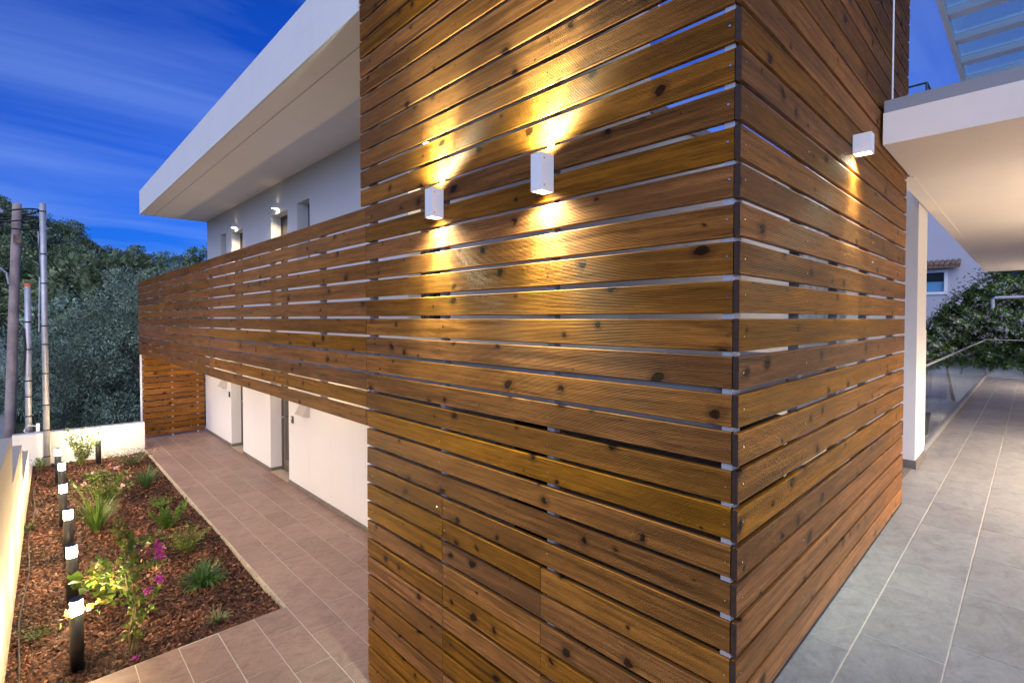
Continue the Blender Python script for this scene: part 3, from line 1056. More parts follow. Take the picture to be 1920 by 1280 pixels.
# pergola with translucent panels
per = thing('pergola', (7.9, .85, 7.0), 'white roof pergola with translucent blue panels above the canopy', 'pergola')
q = MB(); q.box(7.3, .79, 6.90, 14.0, .85, 7.06); q.build('edge_beam', M['lampwhite'], per)
q = MB(); q.box(7.3, -3.1, 6.90, 14.0, -3.04, 7.06); q.build('edge_beam', M['lampwhite'], per)
xb = 7.36
while xb < 14:
    q = MB(); q.box(xb, -3.04, 6.92, xb + .16, .79, 7.04); q.build('rafter', M['lampwhite'], per)
    q = MB(); q.box(xb + .161, -3.04, 7.0, xb + .8295, .79, 7.012); q.build('panel', M['frost'], per)
    xb += .83
for p in ((7.4, -3.07), (13.8, -3.07), (13.8, .82)):
    q = MB(); q.box(p[0] - .05, p[1] - .028, 4.867, p[0] + .05, p[1] + .028, 6.90); q.build('post', M['lampwhite'], per)

# ------------------------------------------------------------------ glass balustrade on the terrace
gb = thing('glass_balustrade', (8.2, .99, TZ), 'frameless clear glass balustrade along the terrace edge', 'balustrade')
q = MB(); q.box(8.18, .965, TZ + .008, 20.72, 1.03, TZ + .09); q.build('base_channel', M['cap'], gb)
q = MB(); q.box(20.66, -3.2, TZ + .008, 20.72, .964, TZ + .05); q.build('base_channel', M['cap'], gb)
x = 8.22
while x < 20.5:
    q = MB(); q.box(x, .99, TZ + .09, min(x + 2.06, 20.64), 1.005, 2.56); q.build('pane', M['glass'], gb)
    x += 2.075
y = .96
while y > -3:
    q = MB(); q.box(20.68, y - 1.3, TZ + .05, 20.695, y, 2.56); q.build('pane', M['glass'], gb)
    y -= 1.315
q = MB(); q.box(8.2, .985, 2.561, 20.70, 1.010, 2.581); q.build('handrail', M['alu'], gb)
q = MB(); q.box(20.675, -3.2, 2.561, 20.70, .984, 2.581); q.build('handrail', M['alu'], gb)
q = MB(); q.box(8.165, .965, TZ + .01, 8.195, 1.02, 2.56); q.build('end_post', M['black'], gb)

# ------------------------------------------------------------------ flower bed
bed = MB()
def bed_z(x, y):
    return -0.055 + 0.012 * math.sin(3.1 * x + y * 1.7) + 0.015 * math.sin(1.3 * y - 2 * x)
nx, ny = 24, 90
V = []; F = []
for j in range(ny + 1):
    for i in range(nx + 1):
        y = YBED + 0.02 + (15.15 - YBED - .02) * j / ny
        x = -0.35 + (XBED - 0.02 + 0.35) * i / nx
        V.append((x, y, bed_z(x, y)))
F = [(j * (nx + 1) + i, j * (nx + 1) + i + 1, (j + 1) * (nx + 1) + i + 1, (j + 1) * (nx + 1) + i) for j in range(ny) for i in range(nx)]
o = npmesh('flower_bed', V, F, M['mulch'], smooth=True)
tag(o, 'dark bark-covered planting bed', kind='structure')


def chips(nc):
    x = RNG.uniform(-0.2, XBED - 0.035, nc)
    y = YBED + 0.03 + (15.1 - YBED - .03) * RNG.uniform(0, 1, nc) ** 1.5
    z = np.array([bed_z(a, b) for a, b in zip(x, y)]) + RNG.uniform(0.002, 0.022, nc)
    L = RNG.uniform(0.018, 0.060, nc); W = L * RNG.uniform(0.15, 0.36, nc); T = RNG.uniform(0.002, 0.005, nc)
    yaw = RNG.uniform(0, 2 * np.pi, nc); tilt = RNG.normal(0, 0.42, nc); roll = RNG.normal(0, 0.45, nc)
    ux = np.stack([np.cos(yaw) * np.cos(tilt), np.sin(yaw) * np.cos(tilt), np.sin(tilt)], 1)
    b = np.stack([-np.sin(yaw), np.cos(yaw), np.zeros(nc)], 1)
    c = np.cross(ux, b)
    uy = b * np.cos(roll)[:, None] + c * np.sin(roll)[:, None]
    uz = np.cross(ux, uy)
    C = np.stack([x, y, z], 1)
    # low roof-shaped chip: 6 vertices, 5 visible faces as quads
    pat = [(-1, -.7, 0), (1, -1, 0), (1, .7, 0), (-1, 1, 0), (-.7, -.5, 1), (.6, -.6, 1), (.75, .4, 1), (-.6, .6, 1)]
    V = np.concatenate([(C + ux * (p[0] * L / 2)[:, None] + uy * (p[1] * W)[:, None] + uz * (p[2] * T)[:, None])[:, None, :] for p in pat], 1).reshape(-1, 3)
    f = np.array([(4, 5, 6, 7), (0, 1, 5, 4), (1, 2, 6, 5), (2, 3, 7, 6), (3, 0, 4, 7)])
    F = (np.arange(nc)[:, None, None] * 8 + f[None]).reshape(-1, 4)
    o = npmesh('bark_mulch', V, F, M['chip'], loc=(1, 8, 0))
    tag(o, 'loose brown bark chips covering the planting bed', 'mulch', kind='stuff')


chips(46000)

def fallen(nc):
    x = RNG.uniform(-0.1, XBED - .06, nc); y = RNG.uniform(YBED + .06, 14.9, nc)
    z = np.array([bed_z(a, b) for a, b in zip(x, y)]) + .026
    D = RNG.normal(0, 1, (nc, 3)); D[:, 2] *= .25
    V, F = leaf_quads(np.stack([x, y, z], 1), D, RNG.uniform(.025, .06, nc), RNG.uniform(.008, .016, nc), 3.0)
    tag(npmesh('fallen_leaves', V, F, M['dryleaf'], loc=(1, 9, 0)), 'dry leaves scattered over the bark', 'leaves', kind='stuff')


q = MB()
pts = [Vector((-0.17 + (y - 6.3) * .0259 + .05 + .02 * math.sin(y * 2.3), y, bed_z(0, y) + .028)) for y in np.linspace(5.9, 14.9, 40)]
q.tube(pts, .008, 6)
tag(q.build('drip_hose', M['rubber'], loc=(-.1, 6, 0)), 'thin black irrigation hose along the foot of the cream wall', 'hose')

# ------------------------------------------------------------------ garden walls
gw = thing('garden_wall', (-0.2, 8.0, -.5), 'cream stepped boundary wall along the left of the bed', 'wall')
def wseg(y0, y1, z, name='section'):
    xa = lambda y: -0.195 + (y - 6.3) * 0.0259
    q = MB()
    q.prism([(xa(y0), y0), (xa(y1), y1), (xa(y1) - 0.42, y1), (xa(y0) - 0.42, y0)], -0.9, z)
    q.build(name, M['cream'], gw)
wseg(1.0, 8.04, 1.85)
wseg(8.043, 10.42, 1.32)
wseg(10.423, 13.0, 0.74)
wseg(13.003, 15.24, 0.02)
ew = MB(); ew.prism([(-0.28, 15.20), (XBED - .01, 14.98), (XBED - .01, 15.2), (-0.28, 15.42)], -0.9, 0.68)
ew = ew.build('end_wall', M['white_dimmed'], loc=(1, 15.2, -.2), bevel=0.012)
tag(ew, 'low white rendered wall across the far end of bed', 'wall')

# ------------------------------------------------------------------ bollards
BOL = [(0.287, 6.085), (0.325, 7.58), (0.358, 9.05), (0.362, 10.50), (0.405, 12.08), (0.395, 13.42), (1.10, 14.52)]
BLAB = ['black bollard light nearest the tiled path, with lit top', 'black bollard light, second from the tiled path in the row', 'black bollard light, third from the tiled path in the row',
        'black bollard light, fourth from the tiled path in the row', 'black bollard light, fifth from the tiled path in the row', 'black bollard light, last of the row by leafy shrub', 'black bollard light standing alone against the white end wall']


def bollard(p, lab):
    z = bed_z(*p) - 0.01
    t = thing('bollard_light', (*p, z), lab, 'bollard light', 'bollard lights in the flower bed')
    H = 0.625 - z
    # slanted-cut head: body, lit drum, cap ring
    n = 28
    r = 0.052
    def ring(rr, zf):
        return [(p[0] + rr * math.cos(2 * math.pi * k / n), p[1] + rr * math.sin(2 * math.pi * k / n), zf(math.cos(2 * math.pi * k / n))) for k in range(n)]
    def drum(rr, za, zb, name, mt, par):
        q = MB()
        q.add(ring(rr, za) + ring(rr, zb), [(k, (k + 1) % n, n + (k + 1) % n, n + k) for k in range(n)] + [tuple(range(n - 1, -1, -1)), tuple(range(n, 2 * n))])
        return q.build(name, mt, par, smooth=True)
    sl = lambda h: (lambda c: z + h + 0.0 * c)
    drum(r, lambda c: z, sl(H - 0.135), 'body', M['black'], t)
    drum(r - 0.006, sl(H - 0.1345), sl(H - 0.0135), 'lens', M['opal'], t)
    c = drum(r, sl(H - 0.013), sl(H), 'cap', M['black'], t)
    q = MB(); q.lathe((p[0], p[1], z), [(r + .014, 0), (r + .014, .012), (r + .003, .014)]); q.build('base_plate', M['galv'], t)
    return t


for p, l in zip(BOL, BLAB):
    bollard(p, l)


# ------------------------------------------------------------------ plants
def leaf_quads(C, D, S, W, up_bias=0.3):
    """diamond leaves: centre C (n,3), pointing D (n,3), length S, half width W"""
    n = len(C)
    D = D / np.linalg.norm(D, axis=1, keepdims=True)
    r = RNG.normal(size=(n, 3)); r[:, 2] += up_bias
    B = np.cross(D, r); B /= np.linalg.norm(B, axis=1, keepdims=True) + 1e-9
    Nn = np.cross(B, D)
    S = np.asarray(S)[:, None] if np.ndim(S) else np.full((n, 1), S)
    W = np.asarray(W)[:, None] if np.ndim(W) else np.full((n, 1), W)
    V = np.stack([C, C + D * S * .45 + B * W + Nn * W * .35, C + D * S, C + D * S * .45 - B * W + Nn * W * .35], 1).reshape(-1, 3)
    F = np.arange(4 * n).reshape(-1, 4)
    return V, F


def rand_dirs(n, zmin=-1.0):
    d = RNG.normal(size=(n, 3))
    d /= np.linalg.norm(d, axis=1, keepdims=True)
    if zmin > -1:
        d[:, 2] = np.abs(d[:, 2]) * 0.8 + zmin * 0.2
    return d


def tuft(name, label, x, y, n, length, width, mt, arch=0.6, upright=0.5, group=None, seg=5):
    z = bed_z(x, y)
    t = thing(name, (x, y, z), label, 'plant', group)
    V = []; F = []
    for i in range(n):
        a = random.uniform(0, 2 * math.pi)
        out = random.uniform(0.15, 1.0) ** 0.7
        L = length * random.uniform(0.65, 1.05)
        el = math.pi / 2 - out * (1 - upright) * 1.25
        dirh = Vector((math.cos(a), math.sin(a), 0)); side = Vector((-math.sin(a), math.cos(a), 0))
        p = Vector((x, y, z)) + dirh * random.uniform(0, .05) * length * 1.5 + side * random.uniform(-.02, .02)
        o = len(V)
        for s in range(seg + 1):
            f = s / seg
            w = width * (1 - f ** 2.2) * (0.7 + .5 * min(f * 3, 1)) * .5 + 0.0004
            V += [tuple(p - side * w), tuple(p + side * w)]
            d = dirh * math.cos(el) + Vector((0, 0, math.sin(el)))
            p = p + d * (L / seg)
            el -= arch * out * (0.35 + 0.9 * f) * 1.5 / seg * 2
            p.z = max(p.z, z + .012)
            if s:
                k = o + 2 * s
                F.append((k - 2, k - 1, k + 1, k))
    npmesh('leaves', V, F, mt, t)
    q = MB(); q.lathe((x, y, z - .01), [(length * .07, 0), (length * .05, length * .06), (length * .02, length * .1)], 10); q.build('crown', M['stem'], t)
    return t


def shrub(name, label, x, y, h, wid, nst, nleaf, ls, lw, mt, flowers=None, group=None, lean=(0, 0), z=None, cat='shrub', stemr=0.006):
    z = bed_z(x, y) if z is None else z
    t = thing(name, (x, y, z), label, cat, group)
    q = MB()
    C = []; D = []
    tips = []
    for i in range(nst):
        a = 2 * math.pi * (i + random.uniform(-.3, .3)) / nst
        sp = wid * .5 * random.uniform(.45, 1.0)
        hh = h * random.uniform(.6, 1.0)
        pts = []
        for s in range(7):
            f = s / 6
            pts.append(Vector((x + (math.cos(a) * sp + lean[0] * hh) * f ** 1.3 + random.uniform(-.012, .012), y + (math.sin(a) * sp + lean[1] * hh) * f ** 1.3 + random.uniform(-.012, .012), z + hh * f)))
        q.tube(pts, [stemr * (1 - .75 * s / 6) for s in range(7)], 5)
        tips.append(pts[-1])
        for k in range(nleaf):
            f = random.uniform(.12, 1.0)
            s = min(int(f * 6), 5)
            p = pts[s].lerp(pts[s + 1], f * 6 - s)
            b = random.uniform(0, 2 * math.pi)
            d = Vector((math.cos(b), math.sin(b), random.uniform(-.15, .8)))
            C.append(p + d * random.uniform(0, ls * .9)); D.append(d)
    q.build('stem', M['stem'], t)
    C = np.array([tuple(c) for c in C]); D = np.array([tuple(d) for d in D])
    n = len(C)
    V, F = leaf_quads(C, D, RNG.uniform(.6, 1.1, n) * ls, RNG.uniform(.7, 1.1, n) * lw)
    npmesh('foliage', V, F, mt, t)
    if flowers:
        fm, per_tip, fs = flowers
        C = []; D = []
        for tp in tips:
            for k in range(per_tip):
                d = Vector((random.gauss(0, 1), random.gauss(0, 1), random.gauss(.4, .7)))
                C.append(tp + Vector((random.gauss(0, .012), random.gauss(0, .012), random.gauss(.01, .01)))); D.append(d)
        V, F = leaf_quads(np.array([tuple(c) for c in C]), np.array([tuple(c) for c in D]), fs, fs * .42)
        if fs > .03:
            for k in range(0, len(tips), 4):
                npmesh('flower_head', V[k * per_tip * 4:(k + 1) * per_tip * 4], F[:per_tip], fm, t)
        else:
            tag(npmesh('flowers', V, F, fm, t), kind='stuff')
    return t


shrub('euonymus_shrub', 'upright leafy shrub between two bollards by the white end wall', 0.80, 14.40, 0.92, 0.75, 16, 60, .055, .017, M['leafy'])
shrub('climber_sprig', 'small leafy sprig at the foot of the white end wall', 0.16, 14.95, 0.22, 0.3, 5, 16, .06, .024, M['leafy'])
shrub('lavender_bush', 'grey-green sprawling bush with dull pink spikes near walkway corner', 1.62, 13.75, 0.36, 1.05, 34, 44, .05, .006, M['leafdk'], (M['pink'], 4, .022), lean=(0, 0))
shrub('low_rosette', 'low broad-leaved plant behind the pink flowers', 0.92, 12.85, 0.24, 0.4, 9, 20, .075, .022, M['leafy'])
shrub('pink_flower_shrub', 'leafy bush with pale pink flower heads behind the tall grass', 0.98, 11.35, 0.52, 0.95, 20, 42, .065, .015, M['leafy'], (M['pink'], 10, .05))
tuft('agapanthus', 'large bright tuft of tall arching leaves beside the bollards', 0.72, 9.95, 85, 0.62, .016, M['grass'], .55, .55)
def stalks():
    t = thing('flower_stalks', (0.72, 9.95, bed_z(.72, 9.95)), 'bare upright flower stalks rising from the tall grass tuft', 'plant')
    for i in range(7):
        q = MB()
        a = random.uniform(-.40, -.05); b = random.uniform(.0, .45)
        p0 = Vector((.72 + random.uniform(-.05, .05), 9.95 + random.uniform(-.05, .05), bed_z(.72, 9.95)))
        p2 = p0 + Vector((a, b, random.uniform(.7, .95)))
        q.tube([p0, p0.lerp(p2, .5) + Vector((0.03, 0, .05)), p2], [.005, .004, .003], 6)
        q.build('stalk', M['grass'], t)
stalks()
tuft('day_lily', 'dark green strap-leaved tuft near the walkway edge, farthest of them', 1.60, 11.85, 60, 0.48, .022, M['grassdk'], .7, .45)
shrub('sedum_clump', 'small bright feathery clump midway along the walkway edge', 1.60, 10.40, 0.20, 0.46, 14, 46, .035, .008, M['leafy'])


def foxtail(x, y):
    z = bed_z(x, y)
    t = thing('foxtail_fern', (x, y, z), 'fern with a few fat green plumes fanning from one base', 'fern')
    for a, L, el in ((3.0, .42, 50), (3.7, .33, 62), (2.4, .34, 72), (4.6, .36, 78), (5.6, .42, 58), (6.1, .46, 50), (0.4, .50, 46), (1.3, .36, 66)):
        pts = []
        p = Vector((x, y, z)); e = R(el)
        for s in range(9):
            pts.append(p.copy())
            p = p + Vector((math.cos(a) * math.cos(e), math.sin(a) * math.cos(e), math.sin(e))) * L / 8
            e += .03
        n = 330
        f = RNG.uniform(.05, 1, n)
        P = np.array([tuple(pts[int(g * 7.99)].lerp(pts[int(g * 7.99) + 1], g * 7.99 - int(g * 7.99))) for g in f])
        ax = np.array(tuple((pts[-1] - pts[0]).normalized()))
        D = RNG.normal(size=(n, 3)); D -= (D @ ax)[:, None] * ax * .9
        D /= np.linalg.norm(D, axis=1, keepdims=True)
        D = D + ax * .75
        rr = .048 * np.sin(np.clip(f * .9 + .08, 0, 1) * np.pi) ** .6 + .006
        V, F = leaf_quads(P, D, rr, .005)
        npmesh('plume', V, F, M['grass'], t)


foxtail(1.50, 9.20)
shrub('nandina', 'loose fine-leaved green shrub between the fern and the grass mound', 1.55, 8.10, 0.36, 0.62, 22, 40, .042, .009, M['leafy'])
tuft('liriope_mound', 'dense rounded mound of dark green grass-like leaves', 1.50, 6.98, 330, 0.37, .0095, M['grassdk'], .95, .30)
tuft('striped_tuft', 'small pale striped grass tuft near the bed corner', 1.42, 6.02, 60, 0.185, .010, M['stripe'], .8, .4)
shrub('ground_weed', 'low faint green weed left of the nearest bollards', 0.02, 7.02, 0.08, 0.40, 12, 14, .045, .010, M['leafdk'])
shrub('wall_weed', 'small weed growing against the stepped cream wall', -0.06, 10.6, 0.16, 0.25, 7, 18, .05, .014, M['leafdk'])
shrub('fig_sapling', 'sapling with broad yellow-green leaves beside the second bollard', 0.62, 7.35, 0.46, 0.62, 8, 9, .15, .060, M['leafy'], stemr=.008)


def bougainvillea():
    x, y = 0.70, 5.98
    z = bed_z(x, y)
    t = thing('bougainvillea', (x, y, z), 'staked bougainvillea with magenta blooms climbing from the bed corner', 'plant')
    q = MB(); q.tube([(x + .03, y + .05, z), (x - .02, y + .06, z + 1.22)], .009, 8); q.build('stake', M['stem'], t)
    q = MB()
    C = []; D = []; FC = []
    main = []
    for i in range(6):
        ph = random.uniform(0, 6.3)
        pts = []
        for s in range(14):
            f = s / 13
            pts.append(Vector((x + .035 * math.cos(ph + f * 7) - .03 * f, y + .05 + .035 * math.sin(ph + f * 7), z + f * random.uniform(.98, 1.0) * 1.12)))
        q.tube(pts, [.0075 * (1 - .6 * s / 13) for s in range(14)], 6)
        main.append(pts)
    br = []
    for (h, dx, dy, dz, L) in ((.55, -.9, .05, -.05, .52), (.72, -.7, .5, .15, .40), (.85, -.6, -.1, .25, .36), (.95, .55, .2, .25, .30), (.78, .7, -.1, .1, .26), (.45, .8, .1, .35, .22), (1.05, -.2, .4, .5, .28), (.62, -.5, .6, .1, .38), (.30, .7, -.3, .5, .22), (1.0, .3, -.4, .35, .22), (1.08, -.3, -.2, .6, .2), (.88, .1, .6, .3, .3)):
        p = Vector((x - .02, y + .05, z + h)); d = Vector((dx, dy, dz)).normalized()
        pts = [p + d * L * f + Vector((0, 0, .10 * math.sin(f * 3) * L)) for f in (0, .25, .5, .75, 1)]
        q.tube(pts, [.005, .0045, .004, .003, .002], 5)
        br.append(pts)
    q.build('stem', M['stem'], t)
    for pts in br:
        for k in range(42):
            f = random.uniform(.05, 1) * 3.99
            p = pts[int(f)].lerp(pts[int(f) + 1], f - int(f))
            d = Vector((random.gauss(0, 1), random.gauss(0, 1), random.gauss(.1, .6)))
            C.append(p + d.normalized() * random.uniform(.0, .05)); D.append(d)
    for pts in main:
        for k in range(34):
            f = random.uniform(.1, 1) * 12.99
            p = pts[int(f)].lerp(pts[int(f) + 1], f - int(f))
            d = Vector((random.gauss(0, 1), random.gauss(0, 1), random.gauss(.1, .6)))
            C.append(p + d.normalized() * random.uniform(.0, .04)); D.append(d)
    C = np.array([tuple(c) for c in C]); D = np.array([tuple(c) for c in D])
    n = len(C)
    sel = RNG.uniform(size=n)
    for lo, hi, mt, nm in ((0, .62, M['leafy'], 'foliage'), (.62, .9, M['yellowleaf'], 'foliage'), (.9, 1.01, M['dryleaf'], 'dry_foliage')):
        k = (sel >= lo) & (sel < hi)
        m_ = k.sum()
        V, F = leaf_quads(C[k], D[k], RNG.uniform(.035, .065, m_), RNG.uniform(.014, .024, m_))
        npmesh(nm, V, F, mt, t)
    for (fx, fy, fz, nn, rr) in ((.03, .02, 1.07, 26, .04), (.20, .06, .98, 34, .055), (.22, .04, .88, 22, .04), (.10, -.06, .62, 20, .035), (.19, -.05, .70, 20, .035), (-.02, -.1, .02, 8, .03), (.03, -.12, .01, 8, .03)):
        c0 = np.array([x + fx, y + fy, z + fz])
        C = c0 + RNG.normal(0, rr * .42, (nn, 3))
        V, F = leaf_quads(C, rand_dirs(nn), .042, .017)
        npmesh('bloom', V, F, M['magenta'], t)


bougainvillea()
fallen(420)


# ------------------------------------------------------------------ poles and cables
pole = thing('utility_pole', (-0.42, 19.8, -.95), 'weathered wooden utility pole with black cables coiled at its top', 'utility pole')
pb, pt_ = Vector((-0.44, 19.8, -.95)), Vector((-0.17, 19.8, 6.42))
q = MB(); q.tube([pb.lerp(pt_, f) for f in (0, .25, .5, .75, 1)], [.125, .118, .112, .105, .098], 16)
sh = q.build('shaft', M['polewood'], pole, smooth=True)
# lay grain along the shaft: the wood texture runs along local X, so turn the mesh data
for k in range(3):
    q = MB()
    c = pt_ + Vector((0.02, -.05, -.62 + .18 * k))
    pts = [c + Vector((math.cos(a) * (.36 + .03 * k), math.sin(a) * .22, math.sin(a + k) * .13)) for a in np.linspace(0, 2 * math.pi, 26)]
    q.tube(pts, .023, 6, cap=False); q.build('cable_coil', M['rubber'], pole)
q = MB(); q.tube([pt_ + Vector((.42, -.16, -.75 + 0)), pt_ + Vector((.44, -.16, -1.6)), pt_ + Vector((.40, -.16, -3.6))], .018, 6); q.build('cable_drop', M['galv'], pole)
q = MB(); q.box(pt_.x - .09, pt_.y - .17, pt_.z - 1.12, pt_.x + .07, pt_.y - .135, pt_.z - .88); q.build('number_plate', M['clay'], pole)
q = MB()
arm = [(-.36, 19.62, 4.15), (-.40, 19.6, 4.45), (-.60, 19.6, 4.66), (-.95, 19.6, 4.72), (-1.6, 19.6, 4.70)]
q.tube(arm, .028, 8); q.build('lamp_arm', M['galv'], pole)
q = MB(); q.tube([(-.45, 19.6, 6.1), (-.9, 19.6, 6.6)], .05, 8); q.build('bracket', M['galv'], pole)

cab = MB()
cab.tube([pt_ + Vector((.2, -.1, -.7)), Vector((1.2, 24, 4.2)), Vector((2.6, 30.0, 2.9)), Vector((6, 44, 2.6)), Vector((14, 76, 8))], .016, 6)
tag(cab.build('overhead_cable', M['rubber'], loc=tuple(pt_)), 'black overhead cable sagging away from the wooden pole', 'cable')
cab = MB()
cab.tube([pt_ + Vector((-.2, -.1, -.7)), Vector((-3, 17, 5.9)), Vector((-9, 10, 6.3))], .016, 6)
tag(cab.build('overhead_cable', M['rubber'], loc=tuple(pt_)), 'black overhead cable leaving the pole to the left', 'cable')

mp_ = thing('metal_pole', (0.26, 15.05, -.06), 'tall strapped steel conduit pole standing in front of the end wall', 'pole')
a, b = Vector((.262, 15.0, -.08)), Vector((.268, 15.0, 5.70))
q = MB(); q.tube([a, a.lerp(b, .5), b], .056, 18); q.build('tube', M['galv'], mp_, smooth=True)
for f in (.03, .19, .30, .46, .53, .64, .76, .855, .955):
    p = a.lerp(b, 1 - f)
    q = MB(); q.tube([p + Vector((0, 0, -.012)), p + Vector((0, 0, .012))], .0595, 18); q.build('strap', M['rubber'], mp_)
q = MB(); q.tube([p0 for p0 in (Vector((.21, 15.0, 5.0)), Vector((.19, 15.0, 4.6)), Vector((.20, 14.98, 4.1)))], .012, 6); q.build('cable', M['rubber'], mp_)

mp2 = thing('metal_pole', (-.02, 15.7, -.4), 'short steel conduit pole with orange cap behind the end wall', 'pole')
a, b = Vector((-.03, 15.7, -.5)), Vector((.01, 15.7, 3.92))
q = MB(); q.tube([a, a.lerp(b, .5), b], .058, 18); q.build('tube', M['galv'], mp2, smooth=True)
q = MB(); q.tube([b + Vector((0, 0, .001)), b + Vector((0, 0, .07))], .060, 18); q.build('cap', M['orange'], mp2)
for f in (.18, .32, .48, .56, .66, .75, .82):
    p = a.lerp(b, 1 - f)
    q = MB(); q.tube([p + Vector((0, 0, -.014)), p + Vector((0, 0, .014))], .062, 18); q.build('strap', M['rubber'], mp2)
q = MB(); q.tube([(-.075, 15.66, 3.0), (-.05, 15.64, 2.6), (-.085, 15.66, 1.9)], .02, 6); q.build('cable', M['rubber'], mp2)
q = MB(); q.box(.10, 15.40, .68, .16, 15.46, .86); q.tube([(.10, 15.42, .80), (-.02, 15.42, .84), (-.10, 15.45, .72), (.0, 15.42, .64), (.12, 15.40, .69)], .009, 6)
tag(q.build('cable_stub', M['lampwhite'], loc=(.12, 15.42, .68)), 'white cable loop and socket on top of the end wall', 'cable')


# ------------------------------------------------------------------ trees
def crown_mesh(name, mt, nclump, rad, hgt, nleaf, ls, lw, seed, flat=1.0, droop=0.0, shell=.55):
    """leaf clumps spread through an uneven crown; local origin at the crown base"""
    r = np.random.default_rng(seed)
    Vs = []
    cs = []
    for i in range(nclump):
        d = r.normal(size=3); d /= np.linalg.norm(d)
        k = r.uniform(shell, 1.0)
        c = np.array([d[0] * rad * k, d[1] * rad * k, hgt * .5 + d[2] * hgt * .5 * k])
        rr = rad * r.uniform(.22, .42)
        cs.append(c)
        n = int(nleaf * r.uniform(.6, 1.3))
        e = r.normal(size=(n, 3)); e /= np.linalg.norm(e, axis=1, keepdims=True)
        P = c + e * (rr * r.uniform(.45, 1.0, (n, 1))) * np.array([1, 1, .8 * flat])
        D = e + r.normal(0, .6, (n, 3)); D[:, 2] -= droop
        Vs.append(leaf_quads(P, D, r.uniform(.6, 1.2, n) * ls, r.uniform(.7, 1.1, n) * lw)[0])
    V = np.concatenate(Vs)
    F = np.arange(len(V)).reshape(-1, 4)
    me = bpy.data.meshes.new(name)
    me.vertices.add(len(V)); me.vertices.foreach_set('co', V.astype(np.float32).ravel())
    me.loops.add(F.size); me.loops.foreach_set('vertex_index', F.astype(np.int32).ravel())
    me.polygons.add(len(F)); me.polygons.foreach_set('loop_start', np.arange(0, F.size, 4, dtype=np.int32)); me.polygons.foreach_set('loop_total', np.full(len(F), 4, dtype=np.int32))
    me.update(calc_edges=True)
    me.materials.append(mt)
    return me, cs


def trunk_mesh(name, h, r, cs, hb, seed, nl=6):
    rr = random.Random(seed)
    q = MB()
    q.tube([(0, 0, -.4), (rr.uniform(-.05, .05) * h, rr.uniform(-.05, .05) * h, h * .5), (rr.uniform(-.06, .06) * h, rr.uniform(-.06, .06) * h, h)], [r, r * .8, r * .6], 9)
    top = Vector(q.v[-1])
    for c in cs[:nl]:
        e = Vector((c[0], c[1], hb + c[2]))
        q.tube([(0, 0, h * .8), Vector((0, 0, h)).lerp(e, .5) + Vector((0, 0, .1)), e], [r * .45, r * .28, r * .08], 6)
    me = bpy.data.meshes.new(name)
    me.from_pydata(q.v, [], q.f)
    me.materials.append(M['bark'])
    return me


def place_tree(name, label, cat, x, y, z, cm, tm, hb, s=1.0, rz=0.0, group=None, sz=1.0):
    t = thing(name, (x, y, z), label, cat, group)
    t.scale = (s, s, s * sz); t.rotation_euler = (0, 0, rz)
    a = bpy.data.objects.new('trunk', tm); link(a, t)
    c = bpy.data.objects.new('crown', cm); link(c, t); c.location = (0, 0, hb)
    return t


# olive trees behind the end wall
cm, cs = crown_mesh('olive_crown', M['olive'], 74, 2.45, 6.1, 560, .12, .018, 11, shell=.6)
tm = trunk_mesh('olive_trunk', 1.2, .22, cs, .1, 3, 14)
place_tree('olive_tree', 'large silvery olive tree behind the end wall beside the balcony', 'tree', 3.35, 22.6, -0.95, cm, tm, .1)
cm2, cs2 = crown_mesh('olive_crown', M['olive'], 46, 1.8, 4.2, 480, .115, .017, 12, shell=.6)
tm2 = trunk_mesh('olive_trunk', 1.0, .18, cs2, .05, 4, 12)
place_tree('olive_tree', 'smaller dark olive tree standing behind the conduit poles', 'tree', 1.25, 23.6, -0.95, cm2, tm2, .0)
cm3, cs3 = crown_mesh('olive_crown', M['olive'], 40, 1.6, 2.9, 420, .115, .017, 13, shell=.6)
tm3 = trunk_mesh('olive_trunk', .8, .15, cs3, .05, 5, 10)
place_tree('olive_tree', 'low olive bush beyond the lane, left of the wooden pole', 'tree', -0.1, 29.5, -0.95, cm3, tm3, .05, 1.25)
place_tree('olive_tree', 'olive tree rising behind the balcony corner', 'tree', 6.2, 27.5, -0.95, cm2, tm2, .0, 1.2, 1.3)

# the wooded hillside
KIND = []
for i, (mt, nc, rad, hg, nl, ls, lw, fl) in enumerate(((M['oak'], 22, 2.6, 4.2, 230, .24, .085, 1.0), (M['pine'], 20, 2.4, 5.2, 230, .24, .07, .7), (M['oak'], 20, 3.0, 4.0, 250, .25, .085, 1.0), (M['olive'], 22, 2.5, 3.8, 230, .22, .07, 1.0), (M['pine'], 20, 2.9, 4.6, 240, .25, .075, .8))):
    a, c = crown_mesh('hill_crown', mt, nc, rad, hg, nl, ls, lw, 30 + i, fl, shell=.55)
    KIND.append((a, trunk_mesh('hill_trunk', 1.6, .2, c, .6, 40 + i, 5)))
cypm, cc = crown_mesh('cypress_crown', M['cyp'], 34, .75, 8.5, 60, .34, .10, 50, 1.0, -1.0, shell=.2)
cypt = trunk_mesh('cypress_trunk', 1.2, .16, cc, .4, 51, 2)
HL = ['round dull green tree in the wood on the hillside', 'dark pine-like tree in the wood on the hillside', 'broad olive-brown tree in the wood on the hillside', 'grey-green tree in the wood on the hillside', 'wide dark tree in the wood on the hillside']
cnt = 0
rr = random.Random(5)
spots = []
y_ = 36.0
while y_ < 165:
    step = 4.2 + (y_ - 36) * .012
    a0, a1 = -.06, .30
    x_ = a0 * y_ - 3
    while x_ < a1 * y_ + 3:
        spots.append((x_ + rr.uniform(-1.6, 1.6), y_ + rr.uniform(-1.6, 1.6)))
        x_ += step
    y_ += step * 1.15
rr.shuffle(spots)
kept = []
